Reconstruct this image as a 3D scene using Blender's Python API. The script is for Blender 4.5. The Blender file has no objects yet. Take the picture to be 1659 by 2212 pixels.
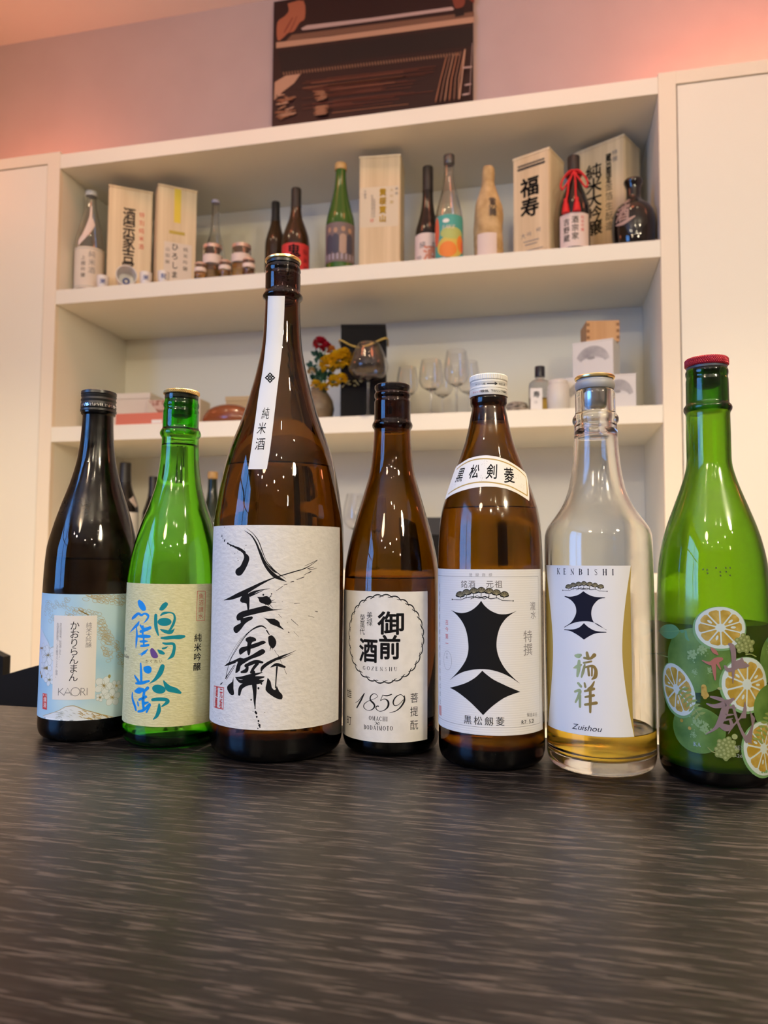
import bpy, bmesh, math, random
import numpy as np
from mathutils import Vector, Matrix
from mathutils.geometry import tessellate_polygon
random.seed(7)
SC = bpy.context.scene
COL = SC.collection
R = math.radians

# ---------------------------------------------------------------- camera, exposure, world, lights
W, H, F = 1659, 2212, 1592.37
YAW, PITCH, ROLL = R(12.811), R(3.3432), R(0.3629)
EYE = Vector((0, 0, 0.89436))                       # 15.4 cm above the table top
fwd = Vector((-math.sin(YAW)*math.cos(PITCH), math.cos(YAW)*math.cos(PITCH), math.sin(PITCH)))
_r = Vector((math.cos(YAW), math.sin(YAW), 0)); _u = _r.cross(fwd)
rgt = _r*math.cos(ROLL) + _u*math.sin(ROLL)
up = -_r*math.sin(ROLL) + _u*math.cos(ROLL)
cd = bpy.data.cameras.new('camera'); cam = bpy.data.objects.new('camera', cd); COL.objects.link(cam)
m = Matrix((rgt, up, -fwd)).transposed().to_4x4(); m.translation = EYE; cam.matrix_world = m
cd.sensor_fit = 'VERTICAL'; cd.sensor_height = 36; cd.sensor_width = 27; cd.lens = F/H*36
cd.clip_start = 0.01; cd.clip_end = 60
cd.dof.use_dof = True; cd.dof.focus_distance = 0.555; cd.dof.aperture_fstop = 10.5
SC.camera = cam
vs = SC.view_settings
SC.display_settings.display_device = 'sRGB'
vs.view_transform = 'Standard'; vs.look = 'None'; vs.gamma = 1; vs.use_curve_mapping = False
vs.exposure = 0.08
SC.cycles.use_denoising = True
SC.cycles.caustics_reflective = False
SC.cycles.caustics_refractive = True
SC.cycles.sample_clamp_indirect = 3.0
SC.cycles.blur_glossy = 0.5
SC.cycles.max_bounces = 16; SC.cycles.transmission_bounces = 16; SC.cycles.transparent_max_bounces = 16

def ray(px, py): return fwd + rgt*((px-W/2)/F) - up*((py-H/2)/F)
def at(px, py, Y):                                  # the point of the plane y = Y seen at a pixel
    d = ray(px, py); return EYE + d*(Y/d.y)

world = bpy.data.worlds.new('dusk_sky'); SC.world = world; world.use_nodes = True
bg = world.node_tree.nodes['Background']
bg.inputs[0].default_value = (0.14, 0.40, 1.0, 1); bg.inputs[1].default_value = 9.5

def lamp(name, loc, power, color, radius=0.05, kind='POINT', size=None, aim=None):
    d = bpy.data.lights.new(name, kind); d.energy = power; d.color = color
    if kind == 'AREA':
        d.shape = 'RECTANGLE'; d.size, d.size_y = size
    else: d.shadow_soft_size = radius
    o = bpy.data.objects.new(name, d); COL.objects.link(o); o.location = loc
    if aim is not None:
        o.rotation_euler = (Vector(aim)-Vector(loc)).to_track_quat('-Z', 'Y').to_euler()
    return o
WARM = (1.0, 0.80, 0.55); WARM2 = (1.0, 0.85, 0.60); ROSE = (1.0, 0.27, 0.12)
# ceiling spots of the room behind the camera, tipped towards the shelves
for x, y, p in [(2.6, -2.0, 38), (1.6, -2.9, 40), (0.5, -3.6, 50), (2.9, -3.8, 22), (-1.3, -3.4, 82)]:
    o = lamp('ceiling_spot', (x, y, 2.95), p, WARM2, 0.04, 'SPOT', aim=(-0.5+.15*x, 2.3, 0.6)); o.data.spot_size = R(70); o.data.spot_blend = 1.0
for x, y, p in [(-1.0, -1.6, 9), (0.4, -0.9, 9), (1.6, -0.6, 14), (0.9, -2.0, 9)]:
    lamp('ceiling_bulb', (x, y, 2.95), p, WARM2, 0.03)
for x, y, z in [(-1.7, -2.7, 2.7), (-0.5, -3.1, 2.55), (0.3, -1.8, 2.75), (1.0, -3.3, 2.6), (1.9, -1.6, 2.7), (2.3, -2.9, 2.6), (-1.3, -0.7, 2.8)]:
    lamp('small_bulb', (x, y, z), 4, WARM2, 0.02)
lamp('globe_pendant', (-0.62, -1.25, 2.05), 22, WARM, 0.13)
lamp('label_fill_lamp', (1.15, -0.55, 1.95), 52, WARM2, 0.10)  # added unseen lamp that brightens the bottle labels
lamp('amber_pendant', (-0.86, -1.9, 2.45), 8, (1.0, 0.42, 0.10), 0.12)
# unseen rosy lamps at the wall ends, and an added pair between them
lamp('rose_tint_lamp', (-2.45, 1.85, 2.5), 4.0, ROSE, 0.12)
lamp('rose_tint_lamp', (1.3, 2.0, 2.75), 4, ROSE, 0.12)
lamp('rose_tint_lamp', (-1.3, 1.65, 2.95), 5, ROSE, 0.12)  # added, with the next one, to redden the top board
lamp('rose_tint_lamp', (0.1, 1.65, 2.95), 5, ROSE, 0.12)
lamp('rose_tint_lamp', (2.9, 2.12, 2.3), 8, ROSE, 0.10)
# rosy strips lying on top of the tall cabinets
for x, p, w in ((0.72, 4.6, .62), (-2.17, 2.0, .62)):
    lamp('rose_strip', (x, 2.50, 2.42), p, ROSE, kind='AREA', size=(w, 0.06), aim=(x, 2.72, 2.72))
# lamps over the aisle between table and shelves
for x, q in ((-1.9, 8), (-1.0, 6), (-0.2, 5), (0.6, 3)):
    o = lamp('floor_bounce_lamp', (x, 1.40, 3.15), 250, (1.0, 0.80, 0.54), 0.05, 'SPOT', aim=(x, 1.40, 0)); o.data.spot_size = R(62); o.data.spot_blend = 0.7  # added unseen lamps: bounce off the floor lifts the shelf undersides
    o = lamp('track_light', (x, 1.30, 3.1), q, (1.0, 0.74, 0.46), 0.05, 'SPOT', aim=(x, 1.9, 1)); o.data.spot_size = R(100); o.data.spot_blend = 0.4
# daylight portal of the window
WX, WY0, WY1, WZ0, WZ1 = -2.9, -3.3, -0.75, 0.75, 2.75
pl = lamp('window_portal', (WX-0.02, (WY0+WY1)/2, (WZ0+WZ1)/2), 1, (1, 1, 1), kind='AREA', size=(WY1-WY0, WZ1-WZ0))
pl.rotation_euler = (R(90), 0, R(-90)); pl.data.cycles.is_portal = True

# ---------------------------------------------------------------- helpers
MATS = {}
def mat(name, color, rough=0.5, metal=0.0, spec=0.5, trans=0.0, ior=1.5, emit=None, es=1.0, coat=0.0, alpha=1.0):
    if name in MATS: return MATS[name]
    mm = bpy.data.materials.new(name); mm.use_nodes = True
    b = mm.node_tree.nodes['Principled BSDF']
    b.inputs['Base Color'].default_value = (*color, 1); b.inputs['Roughness'].default_value = rough
    b.inputs['Metallic'].default_value = metal; b.inputs['Specular IOR Level'].default_value = spec
    b.inputs['Transmission Weight'].default_value = trans; b.inputs['IOR'].default_value = ior
    b.inputs['Coat Weight'].default_value = coat; b.inputs['Alpha'].default_value = alpha
    if emit:
        b.inputs['Emission Color'].default_value = (*emit, 1); b.inputs['Emission Strength'].default_value = es
    MATS[name] = mm; return mm
def nodes(mm):
    nt = mm.node_tree; return nt, nt.nodes['Principled BSDF']
def noise_color(mm, c1, c2, scale=(1, 1, 1), nscale=5, detail=6, lo=0.35, hi=0.65, bump=0.0, rough=None, coords='Object', dist=0.0):
    nt, b = nodes(mm); N = nt.nodes; L = nt.links
    tc = N.new('ShaderNodeTexCoord'); mp = N.new('ShaderNodeMapping'); mp.inputs['Scale'].default_value = scale
    nz = N.new('ShaderNodeTexNoise'); nz.inputs['Scale'].default_value = nscale; nz.inputs['Detail'].default_value = detail
    nz.inputs['Distortion'].default_value = dist
    cr = N.new('ShaderNodeValToRGB'); cr.color_ramp.elements[0].position = lo; cr.color_ramp.elements[1].position = hi
    cr.color_ramp.elements[0].color = (*c1, 1); cr.color_ramp.elements[1].color = (*c2, 1)
    L.new(tc.outputs[coords], mp.inputs[0]); L.new(mp.outputs[0], nz.inputs['Vector'])
    L.new(nz.outputs[0], cr.inputs[0]); L.new(cr.outputs[0], b.inputs['Base Color'])
    if bump:
        bp = N.new('ShaderNodeBump'); bp.inputs['Strength'].default_value = bump; bp.inputs['Distance'].default_value = 0.002
        L.new(nz.outputs[0], bp.inputs['Height']); L.new(bp.outputs[0], b.inputs['Normal'])
    return nz, cr

def link(name, me, mats, parent=None, smooth=False, loc=None):
    o = bpy.data.objects.new(name, me); COL.objects.link(o)
    for k in (mats if isinstance(mats, (list, tuple)) else [mats]): me.materials.append(k)
    if smooth:
        for p in me.polygons: p.use_smooth = True
    if parent is not None: o.parent = parent
    if loc is not None: o.location = loc
    return o
def fin(name, bm, mats, parent=None, smooth=False, loc=None, angle=None):
    bmesh.ops.recalc_face_normals(bm, faces=bm.faces)
    me = bpy.data.meshes.new(name); bm.to_mesh(me); bm.free()
    o = link(name, me, mats, parent, smooth, loc)
    if angle is not None:
        for p in me.polygons: p.use_smooth = True
        try: me.set_sharp_from_angle(angle=R(angle))
        except Exception: pass
    return o
def tag(o, label, cat, group=None):
    o['label'] = label; o['category'] = cat
    if group: o['group'] = group
    return o
def thing(name, label, cat, loc, rz=0.0, group=None):
    o = bpy.data.objects.new(name, None); COL.objects.link(o); o.empty_display_size = 0.05
    o.location = loc; o.rotation_euler = (0, 0, rz)
    return tag(o, label, cat, group)
def struct(o): o['kind'] = 'structure'; return o
def copy_tree(o, parent=None):
    c = o.copy(); COL.objects.link(c)
    if parent is not None: c.parent = parent
    for ch in [k for k in bpy.data.objects if k.parent == o]: copy_tree(ch, c)
    return c
def box(bm, lo, hi, bevel=0.0):
    r = bmesh.ops.create_cube(bm, size=1.0); lo, hi = Vector(lo), Vector(hi)
    for v in r['verts']: v.co = Vector(((lo[i]+hi[i])/2 + v.co[i]*(hi[i]-lo[i]) for i in range(3)))
    if bevel:
        es = list({e for v in r['verts'] for e in v.link_edges})
        bmesh.ops.bevel(bm, geom=es, offset=bevel, segments=2, affect='EDGES', profile=0.6)
def boxo(name, lo, hi, mt, parent=None, bevel=0.0, loc=None):
    bm = bmesh.new(); box(bm, lo, hi, bevel); return fin(name, bm, mt, parent, loc=loc)
def pchip(zs, rs, n):
    zs = np.array(zs, float); rs = np.array(rs, float); h = np.diff(zs); d = np.diff(rs)/h
    mslope = np.zeros(len(zs)); mslope[0] = d[0]; mslope[-1] = d[-1]
    for i in range(1, len(zs)-1):
        if d[i-1]*d[i] > 0:
            w1, w2 = 2*h[i]+h[i-1], h[i]+2*h[i-1]; mslope[i] = (w1+w2)/(w1/d[i-1]+w2/d[i])
    def f(z):
        z = np.clip(z, zs[0], zs[-1]); i = np.clip(np.searchsorted(zs, z)-1, 0, len(h)-1); t = (z-zs[i])/h[i]
        return ((1+2*t)*(1-t)**2*rs[i] + t*(1-t)**2*h[i]*mslope[i] + t*t*(3-2*t)*rs[i+1] + t*t*(t-1)*h[i]*mslope[i+1])
    return f
def lathe(bm, prof, seg=64, closed=False, mi=0):        # prof: list of (r, z)
    rings = []
    for r, z in prof:
        if r < 1e-6: rings.append([bm.verts.new((0, 0, z))])
        else: rings.append([bm.verts.new((r*math.cos(2*math.pi*k/seg), r*math.sin(2*math.pi*k/seg), z)) for k in range(seg)])
    pairs = list(zip(rings[:-1], rings[1:]))
    if closed: pairs.append((rings[-1], rings[0]))
    for a, b in pairs:
        for k in range(seg):
            k2 = (k+1) % seg
            if len(a) == 1 and len(b) == 1: continue
            if len(a) == 1: fc = bm.faces.new((a[0], b[k], b[k2]))
            elif len(b) == 1: fc = bm.faces.new((a[k], a[k2], b[0]))
            else: fc = bm.faces.new((a[k], a[k2], b[k2], b[k]))
            fc.material_index = mi
def latheo(name, prof, mt, parent=None, seg=48, loc=None, angle=40, closed=False):
    bm = bmesh.new(); lathe(bm, prof, seg, closed); return fin(name, bm, mt, parent, loc=loc, angle=angle)
def tube(bm, pts, rad, seg=8, cyc=False):
    pts = [Vector(p) for p in pts]; n = len(pts); rads = rad if isinstance(rad, (list, tuple)) else [rad]*n
    ref = Vector((0.3, 0.2, 1)).normalized(); rings = []
    for i, p in enumerate(pts):
        a = pts[(i-1) % n] if (cyc or i) else pts[0]; b = pts[(i+1) % n] if (cyc or i < n-1) else pts[-1]
        t = (b-a).normalized(); s = t.cross(ref)
        if s.length < 1e-3: s = t.cross(Vector((1, 0, 0)))
        s.normalize(); q = s.cross(t)
        rings.append([bm.verts.new(p + (s*math.cos(2*math.pi*k/seg) + q*math.sin(2*math.pi*k/seg))*rads[i]) for k in range(seg)])
    for i in range(n if cyc else n-1):
        a, b = rings[i], rings[(i+1) % n]
        for k in range(seg): bm.faces.new((a[k], a[(k+1) % seg], b[(k+1) % seg], b[k]))
    if not cyc: bm.faces.new(rings[0]); bm.faces.new(rings[-1])

# ---- glyphs
_fc = bpy.data.curves.new('glyph', 'FONT'); _fc.fill_mode = 'BOTH'; _fc.resolution_u = 4; _fc.size = 1.0
_fo = bpy.data.objects.new('glyph', _fc); COL.objects.link(_fo)
GL = {}
def glyph(ch, bold=0.0):
    k = (ch, bold)
    if k not in GL:
        _fc.body = ch; _fc.offset = bold; bpy.context.view_layer.update()
        me = bpy.data.meshes.new_from_object(_fo.evaluated_get(bpy.context.evaluated_depsgraph_get()))
        vs_ = [(v.co.x, v.co.y) for v in me.vertices]; fs_ = [tuple(p.vertices) for p in me.polygons]
        bpy.data.meshes.remove(me)
        if vs_:
            xs = [v[0] for v in vs_]; ys = [v[1] for v in vs_]
            bb = (min(xs), max(xs), min(ys), max(ys))
        else: bb = (0, .3, 0, .7)
        GL[k] = (vs_, fs_, bb)
    return GL[k]

# ---- a small hand-drawn roman alphabet with serifs: strokes of (x, y, width) on a unit-high letter
def _c(cx, cy, rx, ry, a0, a1, w0, w1, n=10):
    o = []
    for i in range(n+1):
        a = R(a0+(a1-a0)*i/n); o.append((cx+rx*math.cos(a), cy+ry*math.sin(a), w0+(w1-w0)*abs(math.cos(a))))
    return o
T_, t_ = .205, .075
def _st(x, w=T_): return [[(x, 0, w), (x, 1, w)], [(x-.15, .02, t_), (x+.15, .02, t_)], [(x-.15, .98, t_), (x+.15, .98, t_)]]
SERIF = {
 'K': (.95, _st(.16)+[[(.80, .97, t_), (.22, .42, t_)], [(.36, .58, .15), (.84, .02, .17)], [(.66, .98, t_), (.92, .98, t_)], [(.70, .02, t_), (.98, .02, t_)]]),
 'E': (.80, _st(.16)+[[(.16, .97, t_), (.68, .97, t_), (.70, .80, t_)], [(.16, .52, t_), (.55, .52, t_)], [(.16, .03, t_), (.70, .03, t_), (.73, .22, t_)]]),
 'N': (1.0, [[(.15, 0, t_), (.15, 1, t_)], [(.12, .98, .12), (.80, .04, .17)], [(.80, 0, t_), (.80, 1, t_)], [(.02, .02, t_), (.28, .02, t_)], [(.67, .98, t_), (.93, .98, t_)]]),
 'B': (.85, _st(.16)+[[(.16, .97, t_)]+_c(.40, .74, .24, .23, 90, -90, t_, T_)+[(.16, .51, t_)], [(.16, .51, t_)]+_c(.42, .27, .29, .25, 90, -90, t_, T_)+[(.16, .02, t_)]]),
 'I': (.45, _st(.2)), 'H': (1.0, _st(.17)+_st(.80)+[[(.17, .5, t_), (.80, .5, t_)]]),
 'S': (.72, [_c(.36, .74, .24, .23, 25, 180, t_, .10)+[(.30, .55, .15), (.44, .45, .15)]+_c(.36, .25, .27, .23, 0, -155, .12, t_)]),
 'G': (.95, [_c(.47, .5, .38, .48, 40, 320, t_, T_), [(.78, .05, .13), (.78, .42, .13)], [(.62, .43, t_), (.92, .43, t_)]]),
 'O': (1.0, [_c(.48, .5, .40, .48, 0, 360, t_, T_, 20)]), 'Z': (.8, [[(.10, .80, t_), (.10, .97, t_), (.70, .97, t_)], [(.70, .97, T_), (.08, .03, T_)], [(.08, .03, t_), (.72, .03, t_), (.74, .22, t_)]]),
 'U': (.95, [[(.16, 1, T_), (.16, .35, T_)]+_c(.46, .33, .30, .30, 180, 350, .13, t_)+[(.77, .35, t_), (.77, 1, t_)], [(.02, .98, t_), (.32, .98, t_)], [(.64, .98, t_), (.92, .98, t_)]]),
 'M': (1.15, [[(.15, 0, t_), (.15, 1, t_)], [(.15, 1, .15), (.53, .05, .15)], [(.53, .05, t_), (.92, 1, t_)], [(.93, 0, T_), (.93, 1, T_)], [(.02, .02, t_), (.28, .02, t_)], [(.80, .02, t_), (1.08, .02, t_)]]),
 'A': (.95, [[(.10, .02, t_), (.46, 1, t_)], [(.44, 1, .16), (.82, .02, .17)], [(.22, .36, t_), (.68, .36, t_)], [(0, .02, t_), (.22, .02, t_)], [(.70, .02, t_), (.96, .02, t_)]]),
 'C': (.9, [_c(.47, .5, .38, .48, 45, 315, t_, T_)]), 'D': (.98, _st(.16)+[[(.16, .97, t_)]+_c(.42, .5, .42, .48, 90, -90, t_, T_, 14)+[(.16, .02, t_)]]),
 'T': (.85, [[(.42, 0, T_), (.42, 1, T_)], [(.06, .80, t_), (.06, .97, t_), (.78, .97, t_), (.78, .80, t_)], [(.27, .02, t_), (.57, .02, t_)]]),
}

# ---- surfaces that carry printing
class Cyl:                                          # a turned body; u runs round it from the side facing the camera, v is height
    def __init__(s, M, rf, R0, flat=False):
        s.M = M; s.Mi = M.inverted(); s.rf = rf; s.R0 = R0; s.step = 0.0011
        e = s.Mi @ EYE; s.phi = math.atan2(e.y, e.x)
    def uv(s, px, py):
        o = s.Mi @ EYE; d = (s.Mi.to_3x3() @ ray(px, py))
        tc = -(o.x*d.x+o.y*d.y)/(d.x**2+d.y**2)
        g = lambda t: math.hypot(o.x+d.x*t, o.y+d.y*t) - float(s.rf(o.z+d.z*t))
        lo, hi = tc-0.12, tc
        if g(hi) < 0:
            for _ in range(40):
                mi = (lo+hi)/2
                if g(mi) > 0: lo = mi
                else: hi = mi
        p = o+d*hi; a = math.atan2(p.y, p.x)-s.phi
        a = (a+math.pi) % (2*math.pi)-math.pi
        return (a*s.R0, p.z)
    def pt(s, u, v, off):
        r = float(s.rf(v))+off; a = s.phi+u/s.R0
        return Vector((r*math.cos(a), r*math.sin(a), v))
    def k(s): return (s.M.translation-EYE).to_2d().length*1.0/F
class Pl:                                           # a flat face; local frame of the parent
    def __init__(s, M, o, r, u, n):
        s.M = M; s.o, s.r, s.u, s.n = Vector(o), Vector(r), Vector(u), Vector(n); s.step = None; s.Mi = M.inverted()
    def uv(s, px, py):
        o = s.Mi @ EYE; d = s.Mi.to_3x3() @ ray(px, py)
        t = (s.o-o).dot(s.n)/d.dot(s.n); p = o+d*t-s.o
        return (p.dot(s.r), p.dot(s.u))
    def pt(s, u, v, off): return s.o+s.r*u+s.u*v+s.n*off
    def k(s): return (s.M @ s.o-EYE).dot(fwd)/F
def smoothline(P, n=5):
    if len(P) < 3: return P
    out = []
    for i in range(len(P)-1):
        p0 = P[max(i-1, 0)]; p1 = P[i]; p2 = P[i+1]; p3 = P[min(i+2, len(P)-1)]
        for j in range(n):
            t = j/n
            out.append(tuple(0.5*((2*b)+(-a+c)*t+(2*a-5*b+4*c-d)*t*t+(-a+3*b-3*c+d)*t**3) for a, b, c, d in zip(p0, p1, p2, p3)))
    return out+[P[-1]]
class Print:
    """collects shapes by material on one surface and builds them with their sheet as one mesh"""
    def __init__(s, surf, base=0.00016, dz=0.00001):
        s.S = surf; s.L = []; s.base = base; s.dz = dz; s.sheets = []; s.xf = (0, 0, 1); s.clip = None
    def frame(s, x0, y0, sc): s.xf = (x0, y0, sc); return s   # pixel frame of a traced crop
    def q(s, x, y): x0, y0, sc = s.xf; return s.S.uv(x0+x/sc, y0+y/sc)
    def kk(s): return s.S.k()/s.xf[2]
    def lay(s, m):
        if not s.L or s.L[-1][0] is not m: s.L.append((m, [], []))
        return s.L[-1]
    def raw(s, m, vs_, fs_):
        if s.clip: vs_ = [(min(max(a, s.clip[0]), s.clip[1]), min(max(c, s.clip[2]), s.clip[3])) for a, c in vs_]
        _, V, Fs = s.lay(m); b = len(V); V.extend(vs_); Fs.extend([tuple(b+i for i in f) for f in fs_])
    def polyuv(s, m, P):
        tr = tessellate_polygon([[Vector((a, b, 0)) for a, b in P]]); s.raw(m, P, tr)
    def poly(s, m, pts, sm=0):
        if sm: pts = smoothline(list(pts)+[pts[0]], sm)[:-1]
        s.polyuv(m, [s.q(*p) for p in pts])
    def strokeuv(s, m, P, sm=5):
        P = smoothline([tuple(p) for p in P], sm); n = len(P); V = []; Fs = []
        for i in range(n):
            a = P[max(i-1, 0)]; b = P[min(i+1, n-1)]; dx, dy = b[0]-a[0], b[1]-a[1]; l = math.hypot(dx, dy) or 1e-9
            w = max(P[i][2], 0)/2; nx, ny = -dy/l*w, dx/l*w
            V += [(P[i][0]+nx, P[i][1]+ny), (P[i][0]-nx, P[i][1]-ny)]
        Fs = [(2*i, 2*i+1, 2*i+3, 2*i+2) for i in range(n-1)]
        s.raw(m, V, Fs)
        for e in (0, n-1): s.discuv(m, P[e][0], P[e][1], P[e][2]/2, P[e][2]/2, 8)
    def stroke(s, m, pts, sm=5):
        k = s.kk(); s.strokeuv(m, [(*s.q(x, y), w*k) for x, y, w in pts], sm)
    def discuv(s, m, u, v, ru, rv, n=14, rot=0.0):
        if ru < 2e-5: return
        c, si = math.cos(rot), math.sin(rot)
        V = [(u, v)]+[(u+ru*math.cos(2*math.pi*k/n)*c-rv*math.sin(2*math.pi*k/n)*si, v+ru*math.cos(2*math.pi*k/n)*si+rv*math.sin(2*math.pi*k/n)*c) for k in range(n)]
        s.raw(m, V, [(0, 1+k, 1+(k+1) % n) for k in range(n)])
    def disc(s, m, x, y, rx, ry=None, n=20, rot=0.0):
        k = s.kk(); u, v = s.q(x, y); s.discuv(m, u, v, rx*k, (ry or rx)*k, n, rot)
    def ringuv(s, m, u, v, ru, rv, w, n=32, rot=0.0, a0=0, a1=360):
        c, si = math.cos(rot), math.sin(rot); P = []
        for k in range(n+1):
            a = R(a0+(a1-a0)*k/n); x, y = ru*math.cos(a), rv*math.sin(a); P.append((u+x*c-y*si, v+x*si+y*c, w))
        s.strokeuv(m, P, 1)
    def ring(s, m, x, y, rx, ry, w, n=32, rot=0.0, a0=0, a1=360):
        k = s.kk(); u, v = s.q(x, y); s.ringuv(m, u, v, rx*k, ry*k, w*k, n, rot, a0, a1)
    def char(s, m, ch, u, v, hh, wd=None, bold=0.0, shear=0.0, rot=0.0):
        wt = bold; vs_, fs_, bb = glyph(ch)
        if not vs_: return
        cx, cy = (bb[0]+bb[1])/2, (bb[2]+bb[3])/2
        cjk = ord(ch) > 0x2000
        sc = hh/0.92 if cjk else hh/0.73
        sx = sc*(wd or 1.0); c, si = math.cos(rot), math.sin(rot)
        if cjk: cx, cy = 0.5, 0.38
        else: cy = 0.365
        out = []
        for x, y in vs_:
            X = (x-cx)*sx+(y-cy)*sc*shear; Y = (y-cy)*sc
            out.append((u+X*c-Y*si, v+X*si+Y*c))
        if wt:
            for k in range(8):
                a = 2*math.pi*k/8; s.raw(m, [(x+math.cos(a)*wt*hh, y+math.sin(a)*wt*hh) for x, y in out], fs_)
        s.raw(m, out, fs_)
    def text(s, m, st, p0, p1, hh, wd=None, bold=0.0, shear=0.0):   # one character centre to the last, pixel frame
        k = s.kk(); a = s.q(*p0); b = s.q(*p1); n = len(st)
        for i, ch in enumerate(st):
            if ch == ' ': continue
            t = i/(n-1) if n > 1 else 0
            s.char(m, ch, a[0]+(b[0]-a[0])*t, a[1]+(b[1]-a[1])*t, hh*k, wd, bold, shear)
    def line(s, m, st, p0, width, hh, shear=0.0, bold=0.0):         # proportional roman text starting at p0 (mid height), total width
        k = s.kk(); u, v = s.q(*p0); adv = []
        for ch in st:
            bb = glyph(ch, bold)[2]; adv.append(0.36 if ch == ' ' else bb[1]-bb[0]+0.09)
        sc = width*k/sum(adv); x = u
        for ch, a in zip(st, adv):
            if ch != ' ':
                vs_, fs_, bb = glyph(ch, bold); yk = hh*k/0.73
                s.raw(m, [(x+(px-bb[0])*sc+(py-.365)*yk*shear, v+(py-.365)*yk) for px, py in vs_], fs_)
            x += a*sc
    sx = .86
    def serif(s, m, st, p0, p1, hh):                                 # spaced serif capitals, first centre to last centre
        k = s.kk(); a = s.q(*p0); b = s.q(*p1); n = len(st); hh = hh*k; wd = [SERIF[c][0]*s.sx*hh for c in st]
        gap = (b[0]-a[0]-sum(wd)+(wd[0]+wd[-1])/2)/(n-1); x_ = -wd[0]/2; T = []
        for w_ in wd: T.append((x_+w_/2)/(b[0]-a[0])); x_ += w_+gap
        for i, ch in enumerate(st):
            t = T[i]; u0 = a[0]+(b[0]-a[0])*t; v0 = a[1]+(b[1]-a[1])*t; w, L = SERIF[ch]
            for S_ in L: s.strokeuv(m, [(u0+(x-w/2)*hh*s.sx, v0+(y-.5)*hh, q*hh*.80) for x, y, q in S_], 1)
    def sheetuv(s, m, u0, u1, v0, v1):
        nu = max(1, int((u1-u0)/(s.S.step or 9)))+1; nv = max(1, int((v1-v0)/0.004)) if s.S.step else 1
        V = [(u0+(u1-u0)*i/nu, v0+(v1-v0)*j/nv) for j in range(nv+1) for i in range(nu+1)]
        Fs = [(j*(nu+1)+i, j*(nu+1)+i+1, (j+1)*(nu+1)+i+1, (j+1)*(nu+1)+i) for j in range(nv) for i in range(nu)]
        s.raw(m, V, Fs)
    def build(s, name, parent, extra=None):
        mats = []; bmf = bmesh.new(); off = s.base
        for mm, V, Fs in s.L:
            if mm not in mats: mats.append(mm)
            mi = mats.index(mm); b = bmesh.new()
            vv = [b.verts.new((a, c, 0)) for a, c in V]
            for f_ in Fs:
                if len(set(f_)) < 3: continue
                try: b.faces.new([vv[i] for i in f_])
                except ValueError: pass
            if s.S.step:
                us = [a for a, _ in V]; st = s.S.step
                if len(Fs) < 400 or True:
                    for axis, arr, st_ in ((0, us, st), (1, [c for _, c in V], 0.004)):
                        lo, hi = min(arr), max(arr); n = int((hi-lo)/st_)
                        for i in range(1, n+1):
                            co = [0, 0, 0]; no = [0, 0, 0]; co[axis] = lo+(hi-lo)*i/(n+1); no[axis] = 1
                            bmesh.ops.bisect_plane(b, geom=b.verts[:]+b.edges[:]+b.faces[:], plane_co=co, plane_no=no, dist=1e-7)
            mp = {}
            for v in b.verts: mp[v] = bmf.verts.new(s.S.pt(v.co.x, v.co.y, off))
            for f_ in b.faces:
                try: nf = bmf.faces.new([mp[v] for v in f_.verts]); nf.material_index = mi; nf.smooth = True
                except ValueError: pass
            b.free(); off += s.dz
        for f_ in bmf.faces:                        # turn every face outwards
            f_.normal_update(); c = f_.calc_center_median()
            n = s.S.n if isinstance(s.S, Pl) else Vector((c.x, c.y, 0))
            if f_.normal.dot(n) < 0: f_.normal_flip()
        me = bpy.data.meshes.new(name); bmf.to_mesh(me); bmf.free()
        return link(name, me, mats, parent)

# ---------------------------------------------------------------- materials
paint = mat('white_lacquer', (0.80, 0.772, 0.665), 0.42)
paint_edge = mat('cream_lacquer', (0.80, 0.72, 0.58), 0.45)
wallm = mat('wall_paint', (0.74, 0.70, 0.69), 0.85); noise_color(wallm, (0.47, 0.40, 0.395), (0.49, 0.42, 0.415), nscale=6, detail=2)
ceilm = mat('ceiling_paint', (0.80, 0.76, 0.72), 0.9)
roomm = mat('room_plaster', (0.3, 0.25, 0.19), 0.9); noise_color(roomm, (0.27, 0.22, 0.165), (0.33, 0.275, 0.21), nscale=4)
floorm = mat('floor_boards', (0.16, 0.10, 0.06), 0.5); noise_color(floorm, (0.38, 0.28, 0.18), (0.52, 0.40, 0.27), scale=(1, 12, 1), nscale=3)
black = mat('black_plastic', (0.012, 0.012, 0.013), 0.35)
matteblack = mat('matte_black', (0.010, 0.0095, 0.0095), 0.8, spec=0.15)
white_paper = mat('white_paper', (0.80, 0.78, 0.74), 0.75)
ink = mat('black_ink', (0.008, 0.0075, 0.008), 0.8, spec=0.15)
ink_soft = mat('grey_ink', (0.22, 0.21, 0.21), 0.7)
ink_brown = mat('faded_ink', (0.09, 0.075, 0.06), 0.7)
redink = mat('red_ink', (0.60, 0.05, 0.04), 0.6)
goldfoil = mat('gold_foil', (0.60, 0.43, 0.14), 0.32, metal=0.85)
goldprint = mat('gold_print', (0.42, 0.29, 0.07), 0.5)
goldline = mat('gold_line_ink', (0.40, 0.34, 0.19), 0.5)
paleline = mat('grey_gold_line_ink', (0.36, 0.40, 0.36), 0.5)
capgold = mat('gold_cap', (0.86, 0.66, 0.30), 0.28, metal=1.0)
capgrey = mat('grey_stopper', (0.35, 0.35, 0.35), 0.4)
capred = mat('red_cap', (0.36, 0.012, 0.028), 0.35, metal=0.35)
capwhite = mat('white_cap', (0.78, 0.76, 0.70), 0.4)
capblack = mat('black_cap', (0.02, 0.02, 0.021), 0.32)
silver = mat('silver', (0.75, 0.75, 0.75), 0.25, metal=1.0)

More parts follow.
